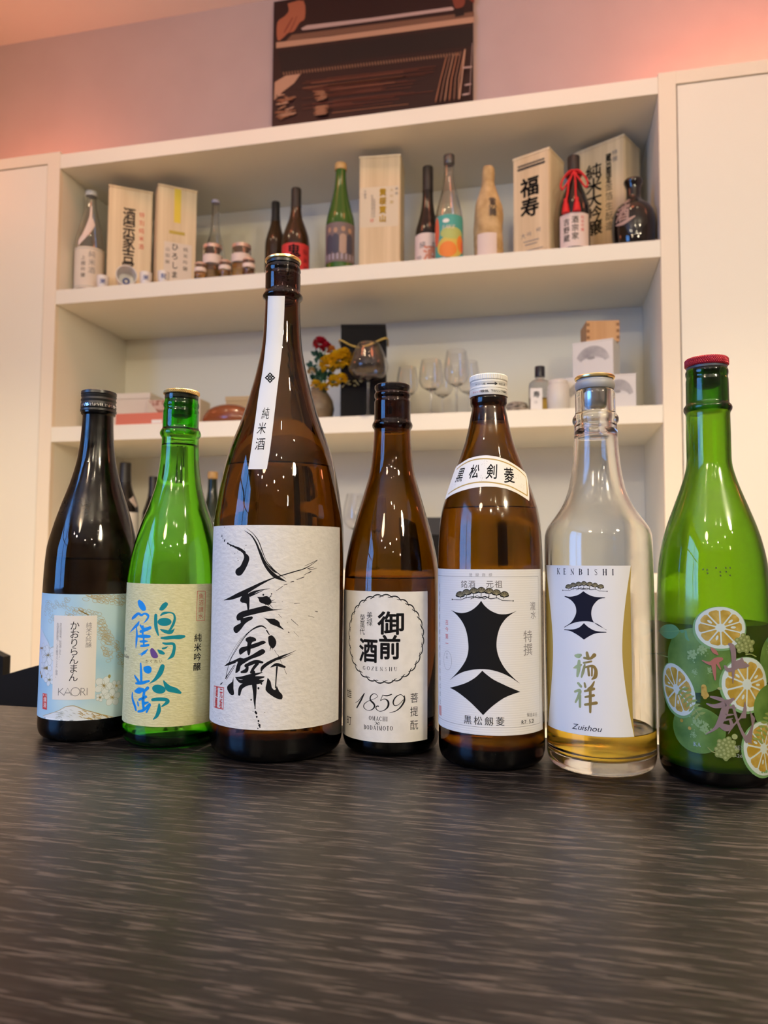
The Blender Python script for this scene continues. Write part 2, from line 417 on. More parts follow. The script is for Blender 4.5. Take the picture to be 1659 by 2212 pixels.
# table: black stained ash, open pores showing as paler streaks along X
wood = mat('black_stained_ash', (0.02, 0.016, 0.014), 0.38, spec=0.36)
def ash(mm):
    nt, b = nodes(mm); N = nt.nodes; L = nt.links
    tc = N.new('ShaderNodeTexCoord')
    def nz(scale, sc, det, dist=0.0):
        mp = N.new('ShaderNodeMapping'); mp.inputs['Scale'].default_value = scale
        n = N.new('ShaderNodeTexNoise'); n.inputs['Scale'].default_value = sc; n.inputs['Detail'].default_value = det; n.inputs['Distortion'].default_value = dist
        L.new(tc.outputs['Object'], mp.inputs[0]); L.new(mp.outputs[0], n.inputs['Vector']); return n
    big = nz((0.9, 7.0, 1), 2.2, 3, 0.6)               # the flow of the figure
    mp = N.new('ShaderNodeMapping'); mp.inputs['Scale'].default_value = (1, 1, 1)
    wv = N.new('ShaderNodeTexWave'); wv.wave_type = 'BANDS'; wv.bands_direction = 'Y'; wv.inputs['Scale'].default_value = 27
    wv.inputs['Distortion'].default_value = 9; wv.inputs['Detail'].default_value = 3; wv.inputs['Detail Scale'].default_value = 1.2
    mp.inputs['Scale'].default_value = (0.22, 1, 1)
    L.new(tc.outputs['Object'], mp.inputs[0]); L.new(mp.outputs[0], wv.inputs['Vector'])
    fine = nz((46, 800, 1), 1.0, 3, .25)
    fine2 = nz((16, 430, 1), 1.0, 4, .6)
    r1 = N.new('ShaderNodeValToRGB'); r1.color_ramp.elements[0].position = .51; r1.color_ramp.elements[1].position = .585
    L.new(fine.outputs[0], r1.inputs[0])
    mul = N.new('ShaderNodeMath'); mul.operation = 'MULTIPLY'
    r2 = N.new('ShaderNodeValToRGB'); r2.color_ramp.elements[0].position = .0; r2.color_ramp.elements[1].position = .75; r2.color_ramp.elements[0].color = (.25, .25, .25, 1)
    L.new(wv.outputs[0], r2.inputs[0]); L.new(r1.outputs[0], mul.inputs[0]); L.new(r2.outputs[0], mul.inputs[1])
    add = N.new('ShaderNodeMath'); add.operation = 'MULTIPLY_ADD'; add.inputs[1].default_value = 0.32
    L.new(fine2.outputs[0], add.inputs[0]); L.new(mul.outputs[0], add.inputs[2])
    cr = N.new('ShaderNodeValToRGB')
    e = cr.color_ramp.elements; e[0].position = 0.14; e[0].color = (0.008, 0.0065, 0.0064, 1); e[1].position = 1.0; e[1].color = (0.070, 0.056, 0.052, 1)
    x = e.new(0.45); x.color = (0.014, 0.0118, 0.0112, 1)
    L.new(add.outputs[0], cr.inputs[0]); L.new(cr.outputs[0], b.inputs['Base Color'])
    bp = N.new('ShaderNodeBump'); bp.inputs['Strength'].default_value = 0.16; bp.inputs['Distance'].default_value = 0.0005; bp.invert = True
    L.new(add.outputs[0], bp.inputs['Height']); L.new(bp.outputs[0], b.inputs['Normal'])
    rr = N.new('ShaderNodeMapRange'); rr.inputs['To Min'].default_value = 0.24; rr.inputs['To Max'].default_value = 0.46
    L.new(big.outputs[0], rr.inputs['Value']); L.new(rr.outputs[0], b.inputs['Roughness'])
ash(wood)
woodside = mat('black_stained_edge', (0.016, 0.013, 0.012), 0.45)

def paulownia(name, c1=(0.56, 0.42, 0.24), c2=(0.72, 0.57, 0.36)):
    mm = mat(name, c1, 0.6); noise_color(mm, c1, c2, scale=(40, 40, 1.2), nscale=1.2, detail=4, lo=.3, hi=.7); return mm
kiri = paulownia('paulownia_wood'); kiri2 = paulownia('paulownia_wood_light', (0.62, 0.49, 0.30), (0.76, 0.63, 0.42))
hinoki = paulownia('cypress_wood', (0.52, 0.27, 0.11), (0.62, 0.35, 0.16))

def glass(name, col, rough=0.0, ior=1.5, absorb=None):
    mm = mat(name, col, rough, trans=1.0, ior=ior)
    if absorb:                                      # coloured through its thickness: absorption per metre for r, g, b
        nt, b = nodes(mm); D_ = max(absorb)*1.02; v = nt.nodes.new('ShaderNodeVolumeAbsorption')
        v.inputs['Color'].default_value = (*[1-a/D_ for a in absorb], 1); v.inputs['Density'].default_value = D_
        nt.links.new(v.outputs[0], nt.nodes['Material Output'].inputs['Volume'])
    return mm
def frost(mm, nscale=240, lo=.45, hi=.62, rmax=0.35, zlo=None):      # patchy condensation
    nt, b = nodes(mm); N = nt.nodes; L = nt.links
    tc = N.new('ShaderNodeTexCoord'); a = N.new('ShaderNodeTexNoise'); a.inputs['Scale'].default_value = 18; a.inputs['Detail'].default_value = 4
    c = N.new('ShaderNodeValToRGB'); c.color_ramp.elements[0].position = lo; c.color_ramp.elements[1].position = hi
    L.new(tc.outputs['Object'], a.inputs['Vector']); L.new(a.outputs[0], c.inputs[0])
    mr = N.new('ShaderNodeMapRange'); mr.inputs['To Min'].default_value = 0.02; mr.inputs['To Max'].default_value = rmax
    L.new(c.outputs[0], mr.inputs['Value']); L.new(mr.outputs[0], b.inputs['Roughness'])
    f = N.new('ShaderNodeTexNoise'); f.inputs['Scale'].default_value = nscale; f.inputs['Detail'].default_value = 2
    L.new(tc.outputs['Object'], f.inputs['Vector'])
    bp = N.new('ShaderNodeBump'); bp.inputs['Distance'].default_value = 0.0003; bp.inputs['Strength'].default_value = 0.12
    mm2 = N.new('ShaderNodeMath'); mm2.operation = 'MULTIPLY'; L.new(f.outputs[0], mm2.inputs[0]); L.new(c.outputs[0], mm2.inputs[1])
    L.new(mm2.outputs[0], bp.inputs['Height']); L.new(bp.outputs[0], b.inputs['Normal'])
g_black = glass('black_bottle_glass', (0.99, 0.99, 0.99), absorb=(760, 860, 1100)); frost(g_black, rmax=0.28)
g_green = glass('green_bottle_glass', (0.99, 0.99, 0.99), absorb=(330, 62, 620)); frost(g_green, rmax=0.12)
g_amber = glass('amber_bottle_glass', (0.99, 0.99, 0.99), absorb=(330, 510, 1700))
g_amber2 = glass('dark_amber_bottle_glass', (0.99, 0.99, 0.99), absorb=(330, 500, 1600))
g_amber3 = glass('misted_amber_bottle_glass', (0.99, 0.99, 0.99), absorb=(300, 465, 1700)); frost(g_amber3, rmax=0.2)
g_clear = glass('clear_bottle_glass', (0.95, 0.96, 0.94)); frost(g_clear, rmax=0.2)
g_lime = glass('leaf_green_bottle_glass', (0.99, 0.99, 0.99), absorb=(330, 150, 950)); frost(g_lime, rmax=0.22)
g_wine = glass('wine_glass_crystal', (0.97, 0.97, 0.97))
l_clear = glass('clear_sake', (0.96, 0.92, 0.78), ior=1.34)
l_gold = glass('golden_sake', (0.97, 0.68, 0.09), ior=1.34)
l_cloud = mat('cloudy_citrus_liqueur', (0.50, 0.40, 0.04), 0.5, trans=0.35, ior=1.34)
l_amber = glass('whisky_liquid', (0.85, 0.55, 0.12), ior=1.34)

# ---------------------------------------------------------------- room shell
RX0, RX1, RY0, RY1, RZ = -2.9, 3.4, -5.2, 2.772, 3.211
struct(boxo('floor', (RX0-.1, RY0-.1, -0.1), (RX1+.1, RY1+.1, 0), floorm))
struct(boxo('ceiling', (RX0-.1, RY0-.1, RZ), (RX1+.1, RY1+.1, RZ+.1), ceilm))
struct(boxo('wall_back', (RX0-.1, RY1, 0), (RX1+.1, RY1+.12, RZ), wallm))
struct(boxo('wall_rear', (RX0-.1, RY0-.12, 0), (RX1+.1, RY0, RZ), roomm))
struct(boxo('wall_right', (RX1, RY0, 0), (RX1+.12, RY1, RZ), roomm))
bm = bmesh.new()
for lo, hi in [((WX-.12, RY0, 0), (WX, WY0, RZ)), ((WX-.12, WY1, 0), (WX, RY1, RZ)), ((WX-.12, WY0, 0), (WX, WY1, WZ0)), ((WX-.12, WY0, WZ1), (WX, WY1, RZ))]: box(bm, lo, hi)
struct(fin('wall_left', bm, roomm))
bm = bmesh.new(); fw = 0.05
for lo, hi in [((WX-.09, WY0, WZ0), (WX-.03, WY0+fw, WZ1)), ((WX-.09, WY1-fw, WZ0), (WX-.03, WY1, WZ1)), ((WX-.09, WY0, WZ0), (WX-.03, WY1, WZ0+fw)), ((WX-.09, WY0, WZ1-fw), (WX-.03, WY1, WZ1)),
               ((WX-.08, (WY0+WY1)/2-.03, WZ0), (WX-.04, (WY0+WY1)/2+.03, WZ1)), ((WX-.08, WY0, WZ0+1.35), (WX-.04, WY1, WZ0+1.39))]: box(bm, lo, hi)
win = struct(fin('window_1', bm, mat('dark_frame', (0.03, 0.025, 0.02), 0.5)))
pane = mat('window_glass', (1, 1, 1), 0.0)
nt, b_ = nodes(pane); tr = nt.nodes.new('ShaderNodeBsdfTransparent'); gl = nt.nodes.new('ShaderNodeBsdfGlossy'); gl.inputs['Roughness'].default_value = 0.02
mx = nt.nodes.new('ShaderNodeMixShader'); mx.inputs[0].default_value = 0.06
nt.links.new(tr.outputs[0], mx.inputs[1]); nt.links.new(gl.outputs[0], mx.inputs[2]); nt.links.new(mx.outputs[0], nt.nodes['Material Output'].inputs[0])
boxo('pane', (WX-.062, WY0+fw, WZ0+fw), (WX-.058, WY1-fw, WZ1-fw), pane, win)

# ---------------------------------------------------------------- built-in bookcase and tall cabinets
D = 2.30; BK = RY1-0.002; XL, XR = -1.7525, 0.3262
ez = EYE.z
Z1T, Z1B, Z2T, Z2B, Z3T, Z3B = ez+1.4643, ez+1.4109, ez+.9549, ez+.9019, ez+.4519, ez+.3978
Z4T, Z4B = Z3T-.503, Z3B-.503; Z5T, Z5B = Z4T-.503, Z4B-.503
case = thing('bookcase', 'white built-in open bookcase with deep shelves behind the row of bottles', 'bookcase', ((XL+XR)/2, D, 0))
def part(name, lo, hi, mt, bev=0.0015):
    o = case.location; return boxo(name, Vector(lo)-o, Vector(hi)-o, mt, case, bev)
part('back_panel', (XL, BK-.012, 0.02), (XR, BK, Z1B), paint, 0)
part('top_board', (XL, D, Z1B), (XR, BK, Z1T), paint)
for a, c in [(Z2B, Z2T), (Z3B, Z3T), (Z4B, Z4T), (Z5B, Z5T)]: part('shelf', (XL, D, a), (XR, BK-.012, c), paint)
part('plinth', (XL, D+.01, 0), (XR, D+.03, 0.09), paint)
CT = Z1T+.0115
def tall(x0, x1, inner, label):                     # inner: the side next to the bookcase
    t = thing('tall_cabinet', label, 'cabinet', ((x0+x1)/2, D, 0)); o = t.location
    sw = 0.0515; bm = bmesh.new()
    box(bm, (x0-o.x, 0, 0), (x0+sw-o.x, .02, CT), .001); box(bm, (x1-sw-o.x, 0, 0), (x1-o.x, .02, CT), .001)
    box(bm, (x0+sw-o.x, 0.0005, CT-.041), (x1-sw-o.x, .02, CT), .001); box(bm, (x0+sw-o.x, 0.0005, 0), (x1-sw-o.x, .02, .09), .001)
    fin('face_frame', bm, paint_edge, t)
    il = ir = 0.0
    bm = bmesh.new()
    for lo, hi in [((x0+il-o.x, .02, 0), (x0+.025-o.x, BK-D, CT-.003)), ((x1-.025-o.x, .02, 0), (x1-ir-o.x, BK-D, CT-.003)), ((x0+.025-o.x, .02, CT-.021), (x1-.025-o.x, BK-D, CT-.003)), ((x0+.025-o.x, .44, .02), (x1-.025-o.x, BK-D, CT-.021)), ((x0+.025-o.x, .021, .02), (x1-.025-o.x, .44, .04))]: box(bm, lo, hi)
    fin('carcass', bm, paint, t)
    g = .0035; boxo('door', (x0+sw+g-o.x, .0035, .09+g), (x1-sw-g-o.x, .0195, CT-.041-g), paint, t, .001)
    return t
tall(-2.55, XL-.0005-.012*0, 'r', 'white tall cabinet with flat door left of the open shelves')
tall(XR+.0005, 1.15, 'l', 'white tall cabinet with flat door right of the open shelves')

# framed print on the wall
def wallprint():
    tl = at(600, 12, RY1-.02); x0, x1, z0, z1 = -1.107, -0.285, Z1T+.16, EYE.z+2.285
    t = thing('wall_print', 'large dark photographic print of hands at a screen, on the wall above the shelves', 'picture', ((x0+x1)/2, RY1-.001, z0)); o = t.location
    cv_ = boxo('canvas', (x0-o.x, -.022, 0), (x1-o.x, 0, z1-z0), matteblack, t)
    bpy.context.view_layer.update()
    S = Pl(t.matrix_world.copy(), (x0-o.x, -.0221, 0), (1, 0, 0), (0, 0, 1), (0, -1, 0))
    P = Print(S, 0.0004, 0.0002); P.sheetuv(mat('print_dark', (0.020, 0.006, 0.006), 0.35), .001, x1-x0-.001, .001, z1-z0-.001)
    P.frame(560, 0, 3.318)
    skin = mat('print_skin', (0.36, 0.12, 0.06), 0.4); skin2 = mat('print_skin_shade', (0.19, 0.045, 0.025), 0.4)
    c1 = mat('print_bar_light', (0.46, 0.29, 0.19), 0.4); c2 = mat('print_bar_tan', (0.17, 0.09, 0.055), 0.4); c3 = mat('print_rod', (0.46, 0.36, 0.33), 0.4)
    br = mat('print_brown', (0.105, 0.030, 0.017), 0.4); tan = mat('print_slat_tan', (0.27, 0.12, 0.06), 0.4); ln = mat('print_dot', (0.30, 0.17, 0.10), 0.4); bk = mat('print_black', (0.008, 0.004, 0.005), 0.4)
    P.poly(bk, [(135, 370), (1535, 190), (1535, 330), (700, 430), (160, 520)])
    P.poly(c2, [(190, 298), (235, 250), (1100, 140), (1540, 85), (1540, 125), (900, 205)])
    P.poly(c1, [(122, 305), (500, 262), (1000, 195), (1541, 120), (1541, 162), (1000, 235), (500, 300), (122, 347)])
    P.poly(c3, [(300, 205), (340, 183), (800, 130), (1380, 50), (1396, 62), (1390, 74), (800, 155), (345, 215), (310, 218)])
    P.poly(skin, [(203, 28), (318, 8), (328, 130), (290, 165), (250, 225), (205, 240), (180, 265), (132, 290), (130, 165), (180, 120), (212, 80)], 3)
    P.stroke(skin2, [(240, 130, 8), (205, 190, 12), (180, 235, 8)]); P.stroke(skin2, [(270, 120, 5), (240, 190, 8), (215, 235, 6)])
    P.poly(skin2, [(1385, -5), (1470, -8), (1465, 45), (1410, 62), (1395, 35)], 3); P.poly(skin2, [(1495, -20), (1540, -30), (1540, 20), (1520, 12)], 2)
    P.poly(bk, [(1400, 75), (1465, 60), (1470, 110), (1405, 125)])
    for i in range(62):
        x = 175+i*20.5; y = 531-(x-175)*.1135; P.stroke(ln, [(x, y-9, 9), (x+4, y+9, 9)], 1)
    P.poly(c1, [(112, 592), (190, 545), (300, 530), (250, 600), (170, 660), (108, 722)])
    rr = random.Random(3)
    for i in range(46):
        y = 560+rr.random()*260; x = 300+rr.random()*250; L_ = 200+rr.random()*600; x1_ = min(x+L_, 1290-(y-560)*.25)
        if x1_ > x+40: P.stroke(br if rr.random() < .7 else tan if rr.random() < .3 else br, [(x, y, 3+3*rr.random()), (x1_, y-(x1_-x)*.115, 3+3*rr.random())], 1)
    for i in range(26):
        a = rr.random(); P.stroke([tan, ln, c1][i % 3], [(108+rr.random()*120, 690+a*170, 8+rr.random()*12), (180+rr.random()*90, 680+a*160, 6+rr.random()*10)], 1)
    for i in range(16): P.stroke([tan, ln][i % 2], [(390+rr.random()*60, 665+i*4.5, 7), (450+rr.random()*50, 660+i*4.2, 7)], 1)
    for i in range(14): P.stroke([tan, ln][i % 2], [(395+rr.random()*30, 775+i*5, 7), (470+rr.random()*40, 765+i*5, 7)], 1)
    for i in range(6):
        a = i/5; P.stroke([tan, c2, ln][i % 3], [(1345+a*130, 425-a*45, 9), (1300+a*135, 600-a*20, 9), (1268+a*165, 745-a*20, 10)], 1)
    P.stroke(c1, [(1478, 375, 10), (1462, 520, 9), (1438, 725, 9)], 1)
    for y, a, c_ in [(505, 1465, 1525), (628, 1480, 1518), (697, 1462, 1505)]: P.stroke(c3, [(a, y, 12), (c_, y-7, 12)], 1)
    P.stroke(c3, [(1530, 330, 3), (1512, 690, 3)], 1)
    P.build('photo_sheet', cv_)
wallprint()

# ---------------------------------------------------------------- table and chair
TZ = 0.74
tb = thing('dining_table', 'black-stained ash table with visible grain under the sake bottles', 'table', (0.1, 0.12, 0))
bm = bmesh.new(); box(bm, (-1.15, -.53, TZ-.032), (1.25, .534, TZ), .0015); fin('table_top', bm, wood, tb)
for x, y in ((-1.07, -.45), (1.17, -.45), (-1.07, .45), (1.17, .45)): boxo('leg', (x-.035, y-.035, 0), (x+.035, y+.035, TZ-.032), woodside, tb, .002)

def chair(name, label, loc, rz):
    t = thing(name, label, 'chair', loc, rz); c = matteblack
    boxo('seat', (-.22, -.21, .43), (.22, .21, .455), c, t, .006)
    for x in (-.19, .19):
        boxo('leg', (x-.016, -.20, 0), (x+.016, -.168, .43), c, t, .003)
        boxo('leg', (x-.016, .178, 0), (x+.016, .21, .43), c, t, .003)
    bm = bmesh.new(); n = 24; ph = []                       # a broad slab back whose upper corners fall away
    for k in range(n+1):
        x = -.235+.47*k/n; a = abs(x)/.235; ph.append((x, .768-.052*a**1.7))
    f_ = [bm.verts.new((x, .195, z)) for x, z in ph]+[bm.verts.new((.235, .195, .47)), bm.verts.new((-.235, .195, .47))]
    fc = bm.faces.new(f_); e = bmesh.ops.extrude_face_region(bm, geom=[fc])
    bmesh.ops.translate(bm, vec=(0, .018, 0), verts=[v for v in e['geom'] if isinstance(v, bmesh.types.BMVert)])
    fin('backrest', bm, c, t)
    for x in (-.17, .17): boxo('back_post', (x-.014, .19, .45), (x+.014, .195, .60), c, t)
    return t
chair('dining_chair', 'black chair whose slab back shows behind the left end of the table', (-.52, .655, 0), 0)
chair('dining_chair', 'second black chair further back, only a sliver at the left edge', (-1.153, .905, 0), 0)

# ---------------------------------------------------------------- the seven bottles on the table
def prof_fn(prof, Rb):
    zr = sorted([(0.0, .80*Rb), (.0007, .865*Rb), (.0028, .945*Rb), (.0065, .985*Rb), (.011, Rb)]+[(z/1000, r/1000) for z, r in prof])
    return pchip([a for a, _ in zr], [b for _, b in zr], 0), zr[-1][0]
def bottle(name, label, xy, prof, Rb, gm, tilt=0.0, ztop=None, level=None, liq=None, z0=TZ+.0002, wall=.0026, mouth=.0095, group=None, neckz=.25, seg=96, cat='bottle', zin=.008, rz=0.0):
    t = thing(name, label, cat, (xy[0], xy[1], z0), rz, group)
    if tilt: t.rotation_euler = Matrix.Rotation(tilt, 3, Vector((fwd.x, fwd.y, 0)).normalized()).to_euler()
    bpy.context.view_layer.update()
    rf, zt = prof_fn(prof, Rb); zt = ztop or zt
    zs = [0, .0004, .0007, .0015, .0028, .0045, .0065, .009, .0115]; z = .016
    while z < zt: zs.append(z); z += (.0011 if z > neckz else .0035)
    zs.append(zt)
    out = [(0, .004), (.5*Rb, .0035), (.72*Rb, .0012)]+[(float(rf(z)), z) for z in zs]
    rtop = float(rf(zt)); out += [(rtop-.0012, zt+.0006), (mouth+.0015, zt+.0006), (mouth, zt-.0006)]
    inn = []
    for z in reversed(zs):
        if z > zin+.006 and z < zt-.002: inn.append((min(max(float(rf(z))-wall, mouth if z > zt-.05 else .0), mouth if z > zt-.03 else 9), z))
    inn += [(max(Rb-wall-.004, .002), zin+.002), (max(Rb-wall-.009, .001), zin), (0, zin+.002)]
    latheo('bottle_glass', out+inn, gm, t, seg, angle=50)
    if level:
        li = [(0, zin+.0022), (max(Rb-wall-.0089, .001), zin+.0002), (Rb-wall-.0038, zin+.0021)]
        z = zin+.007
        while z < level: li.append((float(rf(z))-wall+.0003, z)); z += .003
        rl = float(rf(level))-wall+.0003; li += [(rl, level), (rl-.001, level-.0008), (rl-.003, level-.0012), (0, level-.0012)]
        latheo('sake', li, liq, t, seg, angle=60)
    return t, Cyl(t.matrix_world.copy(), rf, Rb)
def ridges(r, z0, z1, n, amp):                      # a ridged cap wall
    o = []
    for i in range(n*4+1):
        o.append((r-amp*(.5-.5*math.cos(2*math.pi*i/4)), z0+(z1-z0)*i/(n*4)))
    return o
def knurl(name, r, z0, z1, mt, parent, n=70, slant=.5, amp=.00028):
    bm = bmesh.new(); seg = n*4; rows = 6; rg = []
    for j in range(rows+1):
        z = z0+(z1-z0)*j/rows; b = .0006 if j in (0, rows) else 0
        rg.append([bm.verts.new(((r-b+(0 if b else amp*max(-.6, math.cos(2*math.pi*(k/4+slant*j)))))*math.cos(2*math.pi*k/seg), (r-b+(0 if b else amp*max(-.6, math.cos(2*math.pi*(k/4+slant*j)))))*math.sin(2*math.pi*k/seg), z)) for k in range(seg)])
    for a, b in zip(rg[:-1], rg[1:]):
        for k in range(seg): bm.faces.new((a[k], a[(k+1) % seg], b[(k+1) % seg], b[k]))
    bm.faces.new(rg[0]); bm.faces.new(rg[-1])
    return fin(name, bm, mt, parent)

# B1 ------------------------------------------------ black bottle, pale blue label
A1 = (-.3920, .5726)
b1, S1 = bottle('sake_bottle', 'black sake bottle with pale blue flowered label, leftmost on the table', A1,
    [(280, 14.2), (278.6, 14.4), (275.6, 14.3), (274.8, 12.9), (257, 13.6), (236.6, 15.9), (216.5, 20.6), (196.1, 27.2), (176.2, 33.2), (156, 37.6), (128.2, 39.0), (118.9, 39.1), (20, 39.1)], .0391, g_black, .0085, level=.150, liq=l_clear, zin=.013)
capo = latheo('screw_cap', [(0, .2965), (.0135, .2965), (.0147, .2958), (.0149, .2935), (.0143, .2925)]+ridges(.0149, .2920, .2845, 2, .0007)[::1]+[(.0149, .2842), (.0149, .2812), (.0143, .2806), (.0151, .2800), (.0152, .2782), (.0146, .2780)], capblack, b1, 64, angle=35)
P = Print(Cyl(b1.matrix_world.copy(), lambda z: .0150, .0150), .0001)
P.S.step = .0009; P.frame(140, 820, 8.73)
for i in range(22):
    u = -.022+i*.0021; P.strokeuv(silver, [(u, .2838, .0007), (u+.0007*(1 if i % 3 else -.6), .2818, .0007)], 1)
    if i % 4: P.strokeuv(silver, [(u, .2828+.0006*(i % 3-1), .0006), (u+.0012, .2828+.0005*(i % 2), .0006)], 1)
P.build('cap_lettering', capo)
sky1 = mat('label_sky_blue', (0.36, 0.58, 0.74), 0.7); noise_color(sky1, (0.30, 0.53, 0.72), (0.55, 0.72, 0.76), nscale=22, detail=2, lo=.3, hi=.7)
cream1 = mat('label_cream', (0.74, 0.71, 0.66), 0.75); petal = mat('petal_white', (0.66, 0.72, 0.76), 0.75); cloud = mat('label_mist', (0.62, 0.70, 0.78), 0.75)
P = Print(S1); v1 = S1.uv(170, 1284)[1]; v0 = S1.uv(168, 1557)[1]
P.sheetuv(sky1, -.075, .075, v0, v1); P.clip = (-.075, .075, v0+.0002, v1-.0002); P.frame(50, 1200, 3.95)
P.poly(cloud, [(150, 600), (190, 700), (265, 850), (265, 1040), (200, 1080), (150, 1000), (140, 800)], 3)
rr = random.Random(5)
def scales(x0, y0, x1, y1, n, w, m_, r0=14, jit=18):      # clusters of looped petals along a branch
    for i in range(n):
        t = i/n; x = x0+(x1-x0)*t+rr.uniform(-jit, jit); y = y0+(y1-y0)*t+rr.uniform(-jit, jit)*w
        P.ring(m_, x, y, r0*rr.uniform(1.0, 1.5), r0*rr.uniform(.5, .8), 2.4, 12, rr.uniform(-.9, .1))
scales(530, 360, 880, 400, 34, 1.2, goldline, 17, 22); scales(600, 350, 870, 350, 20, .6, goldline, 18, 10)
scales(180, 430, 400, 400, 22, 1.6, paleline, 16, 22); scales(190, 460, 330, 620, 20, 1.4, paleline, 16, 30); scales(380, 480, 590, 500, 22, 1.5, goldline, 16, 24)
scales(650, 540, 770, 780, 40, 1.6, goldline, 18, 34); scales(660, 640, 740, 900, 26, 1.2, goldline, 18, 26); scales(800, 740, 860, 1000, 18, 1, goldline, 16, 20)
for y in range(0, 5): P.stroke(goldfoil, [(470+y*9, 455+y*6, 2), (520+y*8, 490+y*3, 7), (560, 503, 2)])
P.stroke(paleline, [(170, 640, 2), (215, 730, 3), (225, 790, 3)]); P.stroke(paleline, [(190, 775, 5), (230, 790, 4), (260, 775, 4)])
BL = [(215, 850, 78, 6, .3), (190, 960, 58, 5, 0), (160, 790, 45, 5, .2), (225, 1060, 50, 5, .6), (688, 1110, 76, 5, .1), (760, 1210, 70, 5, .9), (795, 1110, 46, 5, .3), (655, 1210, 34, 5, 0)]
for ps in range(3):                                 # petals, their outlines, the stamens
    for x, y, r, n, rot in BL:
        for k in range(n):
            a = rot+2*math.pi*k/n; X, Y = x+r*.58*math.cos(a), y+r*.58*math.sin(a)
            if ps == 0: P.disc(petal, X, Y, r*.46, r*.36, 16, -a)
            elif ps == 1: P.ring(paleline, X, Y, r*.46, r*.36, 2.0, 16, -a)
        for k in range(9 if ps == 2 else 0):
            a = rot+2*math.pi*k/9; P.stroke(goldfoil, [(x, y, 4), (x+r*.33*math.cos(a), y+r*.33*math.sin(a), 2)], 1)
for x, y in [(150, 1000), (160, 1030), (735, 1030), (205, 960)]: P.disc(goldfoil, x, y, 11, 14, 8)
P.poly(cream1, [(268, 510), (632, 511), (612, 1222), (250, 1228)])
P.text(ink_soft, '純米大吟醸', (563, 593), (558, 763), 40)
P.text(ink, 'かおりらんまん', (441, 597), (428, 1037), 66)
P.text(ink_soft, '自社田栽培米「秋田酒こまち」、', (323, 585), (315, 880), 19); P.text(ink_soft, '秋田県最新酵母「こまち酵母スペシャル」使用。', (298, 585), (286, 1032), 19)
thin = mat('thin_grey_ink', (0.10, 0.10, 0.10), 0.6)
for pts in [[(304, 1133, 4), (302, 1192, 4)], [(340, 1133, 4), (305, 1166, 4)], [(312, 1160, 4), (350, 1192, 4)], [(350, 1192, 4), (381, 1131, 4), (412, 1192, 4)], [(361, 1172, 4), (401, 1172, 4)],
            [(494, 1131, 4), (492, 1192, 4)], [(494, 1132, 4), (520, 1134, 4), (525, 1150, 4), (512, 1163, 4), (494, 1163, 4)], [(506, 1163, 4), (530, 1192, 4)], [(546, 1131, 4), (545, 1190, 4)]]: P.stroke(thin, pts, 1)
P.ring(thin, 446, 1162, 31, 30, 4)
P.poly(redink, [(170, 1172), (206, 1180), (205, 1316), (168, 1308)])
P.text(white_paper, '美酒', (178, 1190), (198, 1193), 16); P.text(white_paper, '爛漫', (188, 1228), (187, 1275), 36)
P.poly(petal, [(172, 1368), (200, 1358), (250, 1342), (300, 1325), (345, 1300), (375, 1287), (430, 1282), (470, 1294), (520, 1315), (600, 1337), (680, 1358), (770, 1378), (790, 1400), (700, 1440), (500, 1450), (300, 1440), (178, 1390)])
P.stroke(goldline, [(172, 1368, 3), (200, 1358, 4), (250, 1342, 4), (300, 1325, 4), (345, 1300, 4), (375, 1287, 5), (430, 1282, 6), (470, 1294, 7), (520, 1315, 7), (600, 1337, 7), (680, 1358, 6), (790, 1382, 4)])
for i in range(60):
    x = rr.uniform(250, 760); top = 1290+abs(x-430)*.24; y = rr.uniform(top+10, min(1412, top+75)); P.stroke(goldprint if x > 450 else paleline, [(x, y, 2), (x+rr.uniform(8, 24), y+rr.uniform(-3, 12), 5 if x > 450 else 3), (x+30, y+12, 1)], 1)
P.build('front_label', b1)

# B2 ------------------------------------------------ green bottle
b2, S2 = bottle('sake_bottle', 'bright green sake bottle with blue and teal brush lettering on pale yellow label', (-.3114, .5722),
    [(290, 14.0), (284.4, 14.0), (283.3, 14.6), (281.3, 15.0), (279.6, 14.9), (278.3, 14.2), (277.0, 14.6), (275.5, 15.0), (262, 15.0), (260.3, 15.5), (258.6, 16.6), (256.4, 17.1), (254.2, 16.4), (252.8, 15.3), (250, 15.4), (234.7, 16.0), (215.2, 18.4), (195.4, 23.9), (180.4, 29.3), (156.8, 35.7), (143.1, 38.0), (129.4, 39.2), (75, 39.4), (20, 39.4)], .0394, g_green, .0075, ztop=.2895, level=.247, liq=l_clear)
knurl('cap', .0150, .2898, .2933, capgold, b2, 56, .45)
latheo('cap_liner', [(0, .2895), (.0125, .2895), (.0138, .289), (.0138, .2865), (0, .2865)], mat('dark_liner', (0.02, .03, .02), .4), b2, 48)
latheo('stopper', [(0, .2858), (.0092, .2858), (.0088, .272), (.006, .2705), (0, .2705)], mat('green_grey_plastic', (0.10, .16, .08), .4), b2, 32)
lab2 = mat('label_pale_yellow', (0.60, 0.58, 0.34), 0.85); noise_color(lab2, (0.58, 0.555, 0.29), (0.68, 0.655, 0.38), scale=(1, 1, 3), nscale=260, bump=.25, lo=.3, hi=.7)
blue2 = mat('blue_foil_ink', (0.0, 0.23, 0.70), 0.4); teal2 = mat('teal_foil_ink', (0.0, 0.22, 0.27), 0.4); purple2 = mat('purple_ink', (0.115, 0.05, 0.23), 0.5)
P = Print(S2); P.sheetuv(lab2, -.085, .085, S2.uv(360, 1570)[1], S2.uv(360, 1261.5)[1])
P.frame(250, 1130, 6.9125)
P.poly(blue2, [(330, 1165), (350, 1147), (385, 1160), (425, 1200), (453, 1265), (445, 1303), (405, 1310), (365, 1275), (338, 1220)], 4)
